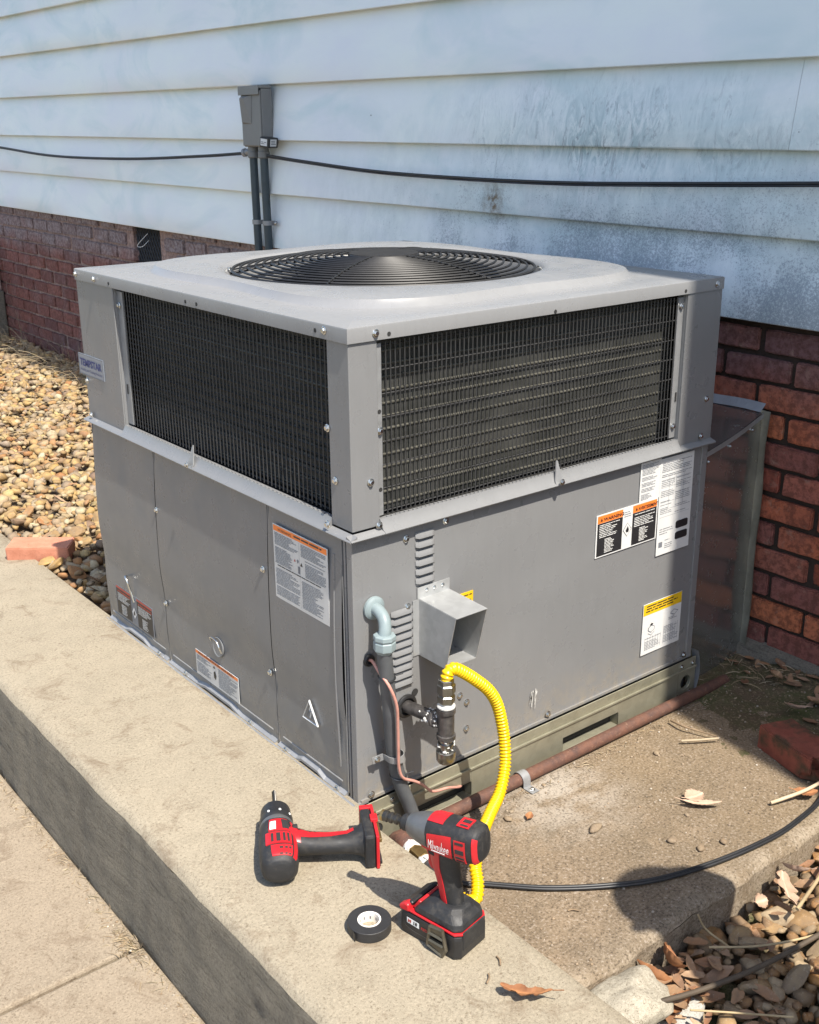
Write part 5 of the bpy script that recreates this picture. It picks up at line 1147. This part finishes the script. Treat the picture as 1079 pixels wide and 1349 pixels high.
for i, (x, y, s_, lb) in enumerate(((.765, -.155, .010, 'small grey pebble near the sunlit shadow edge by the pipe'), (.60, -.47, .010, 'pale pebble just inside the cable curve near the river stones'), (.545, -.455, .012, 'flat tan pebble beside the cable at the middle of its curve'), (.52, -.40, .012, 'flat buff pebble left of the tan pebble on the pad'), (.62, -.36, .007, 'tiny buff pebble close to the dry twig'), (.46, -.08, .006, 'tiny pebble close against the rusty pipe'), (.305, -.125, .011, 'cream pebble beside the yellow hose'), (.285, -.105, .008, 'small cream pebble tucked behind the yellow hose'), (.33, -.11, .006, 'tiny cream pebble right of the yellow hose'))):
    v, f = ico(2, 60+i, (1, .75, .5), .2, 1.3, .5); me = bpy.data.meshes.new('pebble'); me.from_pydata([tuple(q*s_) for q in v], [], f.tolist()); me.shade_smooth(); me.materials.append(peb)
    o = inst(me, 'pebble', None, (x, y, padz(x, y)+s_*.35), (0, 0, rk.uniform(0, 6))); tag(o, lb, 'pebble', 'pebbles on the pad')
# crumbs of grit over the pad: nobody could count these
items = []; low = [ico(1, 80+k, (1, .8, .6), .2, 1.5, .8) for k in range(4)]
for i in range(2600):
    x, y = rk.uniform(.02, 1.3), rk.uniform(-.55, -.03)
    if rk.random() > .18+.5*max(0, (x-.45))+.6*max(0, 1-abs(y+.07)/.05): continue
    s_ = .0012+.0034*rk.random()**3; v, f = low[rk.randrange(4)]; items.append((v*s_+np.array((x, y, max(padz(x, y), soilz(x, y) if x > .9 else -1)+s_*.3)), f, rk.random()))
for i in range(260):
    x, y = rk.uniform(-.46, -.425), rk.uniform(-.4, 1.3); s_ = .001+.003*rk.random()**2; v, f = low[rk.randrange(4)]; items.append((v*s_+np.array((x, y, LOWZ+s_*.3)), f, rk.random()))
mass('grit', items, None, m_stone('grit', [(.40, .33, .25), (.30, .22, .14), (.20, .15, .1), (.5, .45, .38)], True), (.6, -.3, PADZ))
# leaves
def leaf_mesh(seed, L, W, lobes, curl, roll, mat):
    rr = random.Random(seed); n, m = 26, 9; rows = []
    for i in range(n):
        t = i/(n-1); env = math.sin(PI*min(1, t*.94+.03))**.8*(.55+.45*t if lobes else 1)
        lob = (1-.52*abs(math.sin(PI*t*lobes+.4))**2) if lobes else 1
        hl, hr_ = W/2*env*lob*(1+.15*rr.uniform(-1, 1)), W/2*env*((1-.52*abs(math.sin(PI*t*lobes+1.0))**2) if lobes else 1)*(1+.15*rr.uniform(-1, 1))
        for j in range(m):
            s_ = j/(m-1)*2-1; y = s_*(hl if s_ < 0 else hr_); x = L*(t-.5); z = roll*W*(s_*s_)*env + curl*L*((t-.5)**2)*1.4 + .05*W*mnoise.noise(Vector((t*4, s_*3, seed))) + .02*W*abs(math.sin(s_*9+t*20))
            rows.append((x, y, z))
    b = MB(); b.add(rows, [(i*m+j, (i+1)*m+j, (i+1)*m+j+1, i*m+j+1) for i in range(n-1) for j in range(m-1)])
    b.tube([(-L*.5-L*.22*q/5, .01*L*q, curl*L*.35+.01*L*q) for q in range(6)], .0009, 5)
    me = b.mesh('dead_leaf', mat, (0, 0, 0), 180, False); return me
def leafmat(name, c0, c1):
    k = newmat(name); p = k.obj(); n = k.noise(p, 30, 5, .6); c = k.mix(k.ramp(n, [(.35, 0), (.65, 1)]), c0, c1)
    x, y, z = k.sep(p); vein = k.ramp(k.math('ABSOLUTE', y), [(0, 1), (.0011, 0)]); c = k.mix(k.math('MULTIPLY', vein, .5), c, tuple(min(1, q*1.7) for q in c0)); return k.out(c, .7, 0, k.bump(n, .3, .003), .3)
LM = [leafmat('russet_leaf', (.30, .14, .06), (.20, .085, .04)), leafmat('tan_leaf', (.36, .24, .14), (.27, .17, .10)), leafmat('pinkish_leaf', (.42, .30, .22), (.34, .23, .16))]
def leaf(c, rot, seed, L, W, lobes, curl, roll, mi, label):
    o = inst(leaf_mesh(seed, L, W, lobes, curl, roll, LM[mi]), 'dead_leaf', None, c, rot); return tag(o, label, 'leaf', 'dead leaves')
leaf((-.118, -.612, .012), (.25, .1, 2.20), 1, .085, .050, 3, .35, .12, 0, 'lobed brown leaf lying alone on the ledge at the bottom edge')
leaf((.255, -.605, -.135), (.9, .3, 1.0), 2, .085, .045, 0, .6, .35, 0, 'big curled russet leaf standing up against the pad edge')
leaf((.215, -.605, -.150), (1.1, -.3, 2.0), 3, .075, .030, 0, .5, .45, 0, 'narrow curled russet leaf left of the big curled one')
leaf((.19, -.635, -.168), (.3, .2, .3), 4, .075, .045, 0, .5, .2, 1, 'flat brown leaf beside the grey-white stone')
leaf((.205, -.675, -.158), (.1, .4, 2.9), 5, .06, .038, 0, .6, .25, 0, 'reddish leaf under the grey-white stone edge')
leaf((.60, -.625, -.138), (.55, -.1, .9), 6, .095, .075, 3, .3, .1, 2, 'large pinkish lobed leaf leaning among the river stones')
leaf((.66, -.605, -.13), (.7, .2, 1.8), 7, .06, .03, 0, .5, .3, 2, 'small pinkish leaf fragment behind the large lobed leaf')
leaf((.54, -.60, -.15), (.8, .4, .1), 8, .055, .03, 0, .5, .3, 2, 'pale leaf fragment left of the large lobed leaf')
leaf((.675, -.335, PADZ+.012), (.15, .05, -.2), 9, .050, .042, 0, .25, .1, 2, 'pale papery leaf on the sunlit pad near the brick')
leaf((.668, -.362, PADZ+.012), (.05, 0, -.75), 10, .085, .018, 0, .25, .15, 2, 'thin crescent leaf just below the pale papery one')
leaf((.875, -.485, PADZ+.016), (.1, .1, -.6), 11, .055, .030, 0, .4, .1, 0, 'orange-brown leaf caught under the pale twig')
leaf((1.235, -.16, -.055), (.4, .3, .4), 12, .06, .035, 0, .5, .2, 1, 'pale curled leaf on the shaded soil by the footing')
leaf((1.22, -.30, -.07), (.2, .3, 1.4), 13, .075, .045, 0, .5, .2, 1, 'brown leaf on the dark soil behind the mossy brick')
leaf((1.16, -.27, -.075), (.3, -.2, 2.4), 14, .06, .035, 0, .5, .2, 2, 'pinkish leaf on the dark soil left of the brown leaf')
leaf((1.26, -.36, -.075), (.2, .1, .2), 15, .075, .04, 0, .4, .2, 1, 'long brown leaf against the footing at the right edge')
leaf((.345, -.150, PADZ+.006), (.1, .1, .6), 16, .030, .018, 0, .3, .1, 0, 'tiny orange leaf scrap behind the impact driver')
# scraps of leaf caught between the stones and along the footing: past counting
items = []; rl_ = random.Random(31)
def scrap(x, y, z, s_):
    n = 5; a = rl_.uniform(0, 6.3); tl = rl_.gauss(0, .5); ca, sa = math.cos(a), math.sin(a); vs = []; w_ = rl_.uniform(.35, .6)
    for i in range(n):
        t = i/(n-1); h = s_*w_*math.sin(PI*(.08+.84*t))
        for q in (-1, 0, 1):
            u, v = (t-.5)*2*s_, q*h*(1+.3*rl_.uniform(-1, 1)); zz = abs(q)*h*.45+.5*s_*(t-.5)**2+tl*u*.6; vs.append((x+ca*u-sa*v, y+sa*u+ca*v, z+zz))
    return np.array(vs), np.array([(3*i+q, 3*i+3+q, 3*i+4+q, 3*i+1+q) for i in range(n-1) for q in (0, 1)])
for i in range(210):
    x, y = rl_.uniform(.2, 1.3), rl_.uniform(-1.2, -.575); v, f = scrap(x, y, -.190+.035*rl_.random(), rl_.uniform(.010, .030)); items.append((v, f, rl_.random()))
for i in range(60):
    x, y = rl_.uniform(.18, .34), rl_.uniform(-.68, -.585); v, f = scrap(x, y, -.185+.035*rl_.random(), rl_.uniform(.012, .030)); items.append((v, f, rl_.random()))
for i in range(70):
    y = rl_.uniform(-.45, .25); x = 1.32-abs(rl_.gauss(0, .06)); v, f = scrap(x, y, soilz(x, y)+.004, rl_.uniform(.008, .024)); items.append((v, f, rl_.random()))
for i in range(90):
    y = rl_.uniform(1.3, 5.5); x = rl_.uniform(.02, 1.3); v, f = scrap(x, y, .0+.02*rl_.random(), rl_.uniform(.012, .03)); items.append((v, f, rl_.random()))
mass('leaf_scraps', items, None, m_stone('leaf_scraps', [(.26, .13, .06), (.33, .20, .11), (.19, .09, .045), (.40, .27, .17)], True), (.7, -.8, PADZ))
# twigs
tp_ = lambda t: 1-.6*t
polyline_tube('twig', [(.79, -.455, PADZ+.010), (.82, -.468, PADZ+.016), (.88, -.487, PADZ+.024), (.97, -.495, PADZ+.03), (1.10, -.49, PADZ+.03)], .0042, simple('pale_twig', (.46, .36, .24), .75, 0, .15, 30), 'pale dry twig lying across the cable at the right edge', 'twig')
polyline_tube('twig', [(.905, -.085, PADZ+.012), (.90, -.13, PADZ+.016), (.915, -.17, PADZ+.014), (.93, -.205, PADZ+.012)], .0032, M['twig'], 'thin brown twig lying in the shade near the pipe end', 'twig', None, 6, 6, tp_)
polyline_tube('twig', [(.845, -.165, PADZ+.012), (.88, -.19, PADZ+.013), (.925, -.215, PADZ+.012)], .0030, simple('straw_twig', (.34, .27, .18), .8, 0, .2, 30), 'straw-coloured twig meeting the thin brown twig in the shade', 'twig', None, 6, 6)
polyline_tube('twig', [(.56, -.675, -.13), (.64, -.66, -.122), (.72, -.64, -.125), (.85, -.62, -.12), (1.0, -.62, -.12)], .0038, M['grass'], 'pale straw stalk crossing above the river stones at the right edge', 'twig')
polyline_tube('twig', [(.15, -.665, -.125), (.25, -.69, -.135), (.40, -.72, -.14), (.60, -.745, -.135), (.85, -.76, -.13), (1.1, -.76, -.13)], .0052, simple('dark_cane', (.07, .052, .035), .7, 0, .3, 30), 'long dark cane lying over the river stones', 'twig')
polyline_tube('twig', [(.36, -.62, -.15), (.42, -.68, -.14), (.50, -.72, -.14), (.60, -.745, -.15)], .0024, M['grass'], 'fine straw stem slanting over the shaded river stones', 'twig')
polyline_tube('twig', [(.20, -.70, -.145), (.27, -.76, -.15), (.33, -.82, -.15)], .002, M['grass'], 'fine straw stem curling over the grey-white stone', 'twig')
polyline_tube('twig', [(.365, -.585, -.10), (.375, -.60, -.13), (.40, -.64, -.16)], .0022, M['grass'], 'short straw stem leaning on the pad edge', 'twig')
for k_, (x, y, a) in enumerate(((-.145, -.548, .5), (-.10, -.532, .9), (.205, -.43, 2.2))):
    polyline_tube('twig', [(x, y, PADZ+.003 if x > 0 else .003), (x+.012*math.cos(a), y+.012*math.sin(a), PADZ+.004 if x > 0 else .004), (x+.022*math.cos(a+.2), y+.022*math.sin(a+.2), PADZ+.003 if x > 0 else .003)], .0016, M['twig'], ('tiny dark splinter on the ledge above the lobed leaf', 'tiny splinter on the ledge near the pad joint', 'small brown splinter on the pad below the cable')[k_], 'twig')
# dry grass and vine stems against the wall on the left
items = []; rs = random.Random(9)
def blade(p, d, L, w_):
    n = 5; vs = []; side = Vector((d.y, -d.x, 0)).normalized()*w_
    for i in range(n):
        t = i/(n-1); q = p + d*(L*t) + Vector((0, 0, -.35*L*t*t)) ; vs += [q-side*(1-t*.9), q+side*(1-t*.9)+Vector((0, 0, w_))]
    return np.array([tuple(v) for v in vs]), np.array([(2*i, 2*i+1, 2*i+3, 2*i+2) for i in range(n-1)])
for i in range(520):
    y = 3.3+2.6*rs.random()**.8; x = 1.34-abs(rs.gauss(0, .12)); d = Vector((rs.gauss(-.5, .5), rs.gauss(0, .7), abs(rs.gauss(.5, .4)))).normalized(); v, f = blade(Vector((x, y, .02)), d, rs.uniform(.08, .34), .0016); items.append((v, f, rs.random()))
for i in range(500):
    y = 3.2+2.6*rs.random(); x = rs.uniform(.4, 1.25); a = rs.uniform(0, 6.3); d = Vector((math.cos(a), math.sin(a), rs.uniform(.02, .22))).normalized(); v, f = blade(Vector((x, y, .025)), d, rs.uniform(.06, .22), .0016); items.append((v, f, rs.random()))
mass('dry_grass', items, None, m_stone('dry_grass', [(.36, .28, .16), (.25, .18, .11), (.44, .36, .22), (.18, .13, .08)], True), (1.2, 4.5, 0))
items = []
for i in range(240):
    y = rs.uniform(-.45, .30); x = 1.33-abs(rs.gauss(0, .08)); a = rs.uniform(0, 6.3); d = Vector((math.cos(a), math.sin(a), rs.uniform(.05, .9))).normalized(); v, f = blade(Vector((x, y, soilz(x, y))), d, rs.uniform(.015, .06), .0012); items.append((v, f, rs.random()))
for i in range(160):
    x = rs.uniform(.06, 1.1); y = -.066-abs(rs.gauss(0, .012)); a = rs.uniform(0, 6.3); d = Vector((math.cos(a), math.sin(a), rs.uniform(.0, .25))).normalized(); v, f = blade(Vector((x, y, PADZ+.003)), d, rs.uniform(.006, .028), .0009); items.append((v, f, rs.random()))
for i in range(520):
    x, y = (rs.uniform(-.442, -.418), rs.uniform(-.35, 1.3)) if i < 380 else (-.425-abs(rs.gauss(0, .02)), rs.gauss(.21, .045)); a = rs.uniform(0, 6.3); d = Vector((math.cos(a), math.sin(a), rs.uniform(.05, .5))).normalized(); v, f = blade(Vector((x, y, LOWZ)), d, rs.uniform(.01, .035), .0008); items.append((v, f, rs.random()))
mass('litter', items, None, m_stone('leaf_litter', [(.30, .23, .13), (.20, .14, .08), (.4, .33, .22), (.12, .10, .05)], True), (1.3, -.1, PADZ))
# white plastic pipe end at the right edge of the picture
wp_ = empty('drain_pipe', (1.03, -.475, PADZ), 'white plastic pipe end showing at the right edge beside the mossy brick', 'pipe')
b = MB(); b.lathe([(0, .021), (0, .024), (.12, .024), (.12, .021), (0, .021)], (1.0, -.466, PADZ+.062), (.9, -.38, -.25), 28, None, False); b.build('pipe_wall', M['white'], wp_, smooth=40)
#@@PERSON
# ------------------------------------------------------------------ a bystander right of the picture, whose head and shoulders shade the stones
def person():
    root = empty('person', (.35, -1.47, -.20), 'person in navy shirt and jeans standing on the river stones, casting the round shadow', 'person')
    J = {'pel': ((0, 0, .98), .15, .11), 'wst': ((0, .0, 1.12), .135, .10), 'chs': ((-.01, .0, 1.34), .165, .115), 'shb': ((-.02, .0, 1.46), .115, .085), 'nck': ((-.035, .01, 1.555), .055, .055), 'hd0': ((-.05, .03, 1.64), .072, .085), 'hd1': ((-.055, .035, 1.73), .075, .092), 'hd2': ((-.058, .03, 1.79), .052, .065)}
    E_ = [('pel', 'wst'), ('wst', 'chs'), ('chs', 'shb'), ('shb', 'nck'), ('nck', 'hd0'), ('hd0', 'hd1'), ('hd1', 'hd2')]
    for s_, n in ((-1, 'l'), (1, 'r')):
        J.update({n+'sh': ((.175*s_-.015, 0, 1.44), .068, .062), n+'el': ((.265*s_-.01, -.045, 1.17), .046, .044), n+'wr': ((.215*s_, .045, .975), .034, .030), n+'hn': ((.175*s_, .075, .90), .035, .03),
                  n+'hp': ((.095*s_, .0, .93), .098, .10), n+'kn': ((.115*s_, .015, .52), .066, .068), n+'an': ((.125*s_, -.02, .10), .044, .046), n+'ft': ((.130*s_, .04, .045), .045, .038), n+'to': ((.140*s_, .14, .032), .042, .028)})
        E_ += [('shb', n+'sh'), (n+'sh', n+'el'), (n+'el', n+'wr'), (n+'wr', n+'hn'), ('pel', n+'hp'), (n+'hp', n+'kn'), (n+'kn', n+'an'), (n+'an', n+'ft'), (n+'ft', n+'to')]
    names = list(J); me = bpy.data.meshes.new('body'); me.from_pydata([J[k][0] for k in names], [(names.index(a), names.index(b_)) for a, b_ in E_], [])
    o = bpy.data.objects.new('body', me); COL.objects.link(o); sk = o.modifiers.new('skin', 'SKIN'); sk.use_smooth_shade = True
    for i, k in enumerate(names): me.skin_vertices[0].data[i].radius = J[k][1:]; me.skin_vertices[0].data[i].use_root = (k == 'pel')
    sb_ = o.modifiers.new('sub', 'SUBSURF'); sb_.levels = 2
    dg = bpy.context.evaluated_depsgraph_get(); m2 = bpy.data.meshes.new_from_object(o.evaluated_get(dg)); o.modifiers.clear(); o.data = m2
    m2.materials.clear()
    for m in (simple('skin', (.42, .26, .18), .55, 0, .08, 20), simple('navy_cloth', (.03, .04, .07), .85, 0, .15, 60), simple('denim', (.06, .085, .14), .85, 0, .2, 60), simple('boot_leather', (.09, .06, .04), .6, 0, .2, 40)): m2.materials.append(m)
    for p in m2.polygons:
        c = p.center; best = None
        for a, b_ in E_:
            u, v = Vector(J[a][0]), Vector(J[b_][0]); t = max(0, min(1, (c-u).dot(v-u)/(v-u).length_squared)); q = (c-u.lerp(v, t)).length/(J[a][1]*(1-t)+J[b_][1]*t)
            if best is None or q < best[0]: best = (q, a, b_)
        arm = best[1][1:] in ('sh', 'el') or best[2][1:] == 'sh'
        p.material_index = 0 if c.z > 1.535 else 1 if (arm or c.z > 1.0) else 2 if c.z > .11 else 3
        p.use_smooth = True
    o.parent = root; ORG['body'] = Vector(root.location)
    b = MB(); v, f = ico(3, 3, (.092, .105, .095), .03); keep = [i for i, q in enumerate(v) if q[2] > -.012-.05*(q[1] < -.02)]; mp = {i: k for k, i in enumerate(keep)}
    b.add([Vector(v[i])+Vector((.295, -1.443, 1.535)) for i in keep], [tuple(mp[j] for j in t) for t in f.tolist() if all(j in mp for j in t)]); b.build('hair', simple('dark_hair', (.03, .02, .015), .6), root, smooth=180)
    b = MB()
    for s_ in (-1, 1): b.lathe([(-.004, .006), (.004, .008), (.007, .004)], (.298+.03*s_, -1.347, 1.50), (0, 1, 0), 10, M['inkw'])
    b.mats = [M['ink']]; b.m = [0]*len(b.f); tag(b.build('eye', None, root), kind='stuff')
    b = MB(); b.lathe([(-.02, .010), (.0, .014), (.018, .009), (.022, .004)], (.297, -1.345, 1.462), (0, 1, -.15), 10); b.build('nose', m2.materials[0], root, smooth=60)
    for s_ in (-1, 1):
        b = MB(); b.lathe([(-.012, .016), (.004, .022), (.008, .012)], (.295+.078*s_, -1.437, 1.475), (s_, -.2, 0), 10); b.build('ear', m2.materials[0], root, smooth=60)
person(); pr_ = bpy.data.objects['person']; pr_.location.x = .30; pr_.rotation_euler.z = math.radians(75)
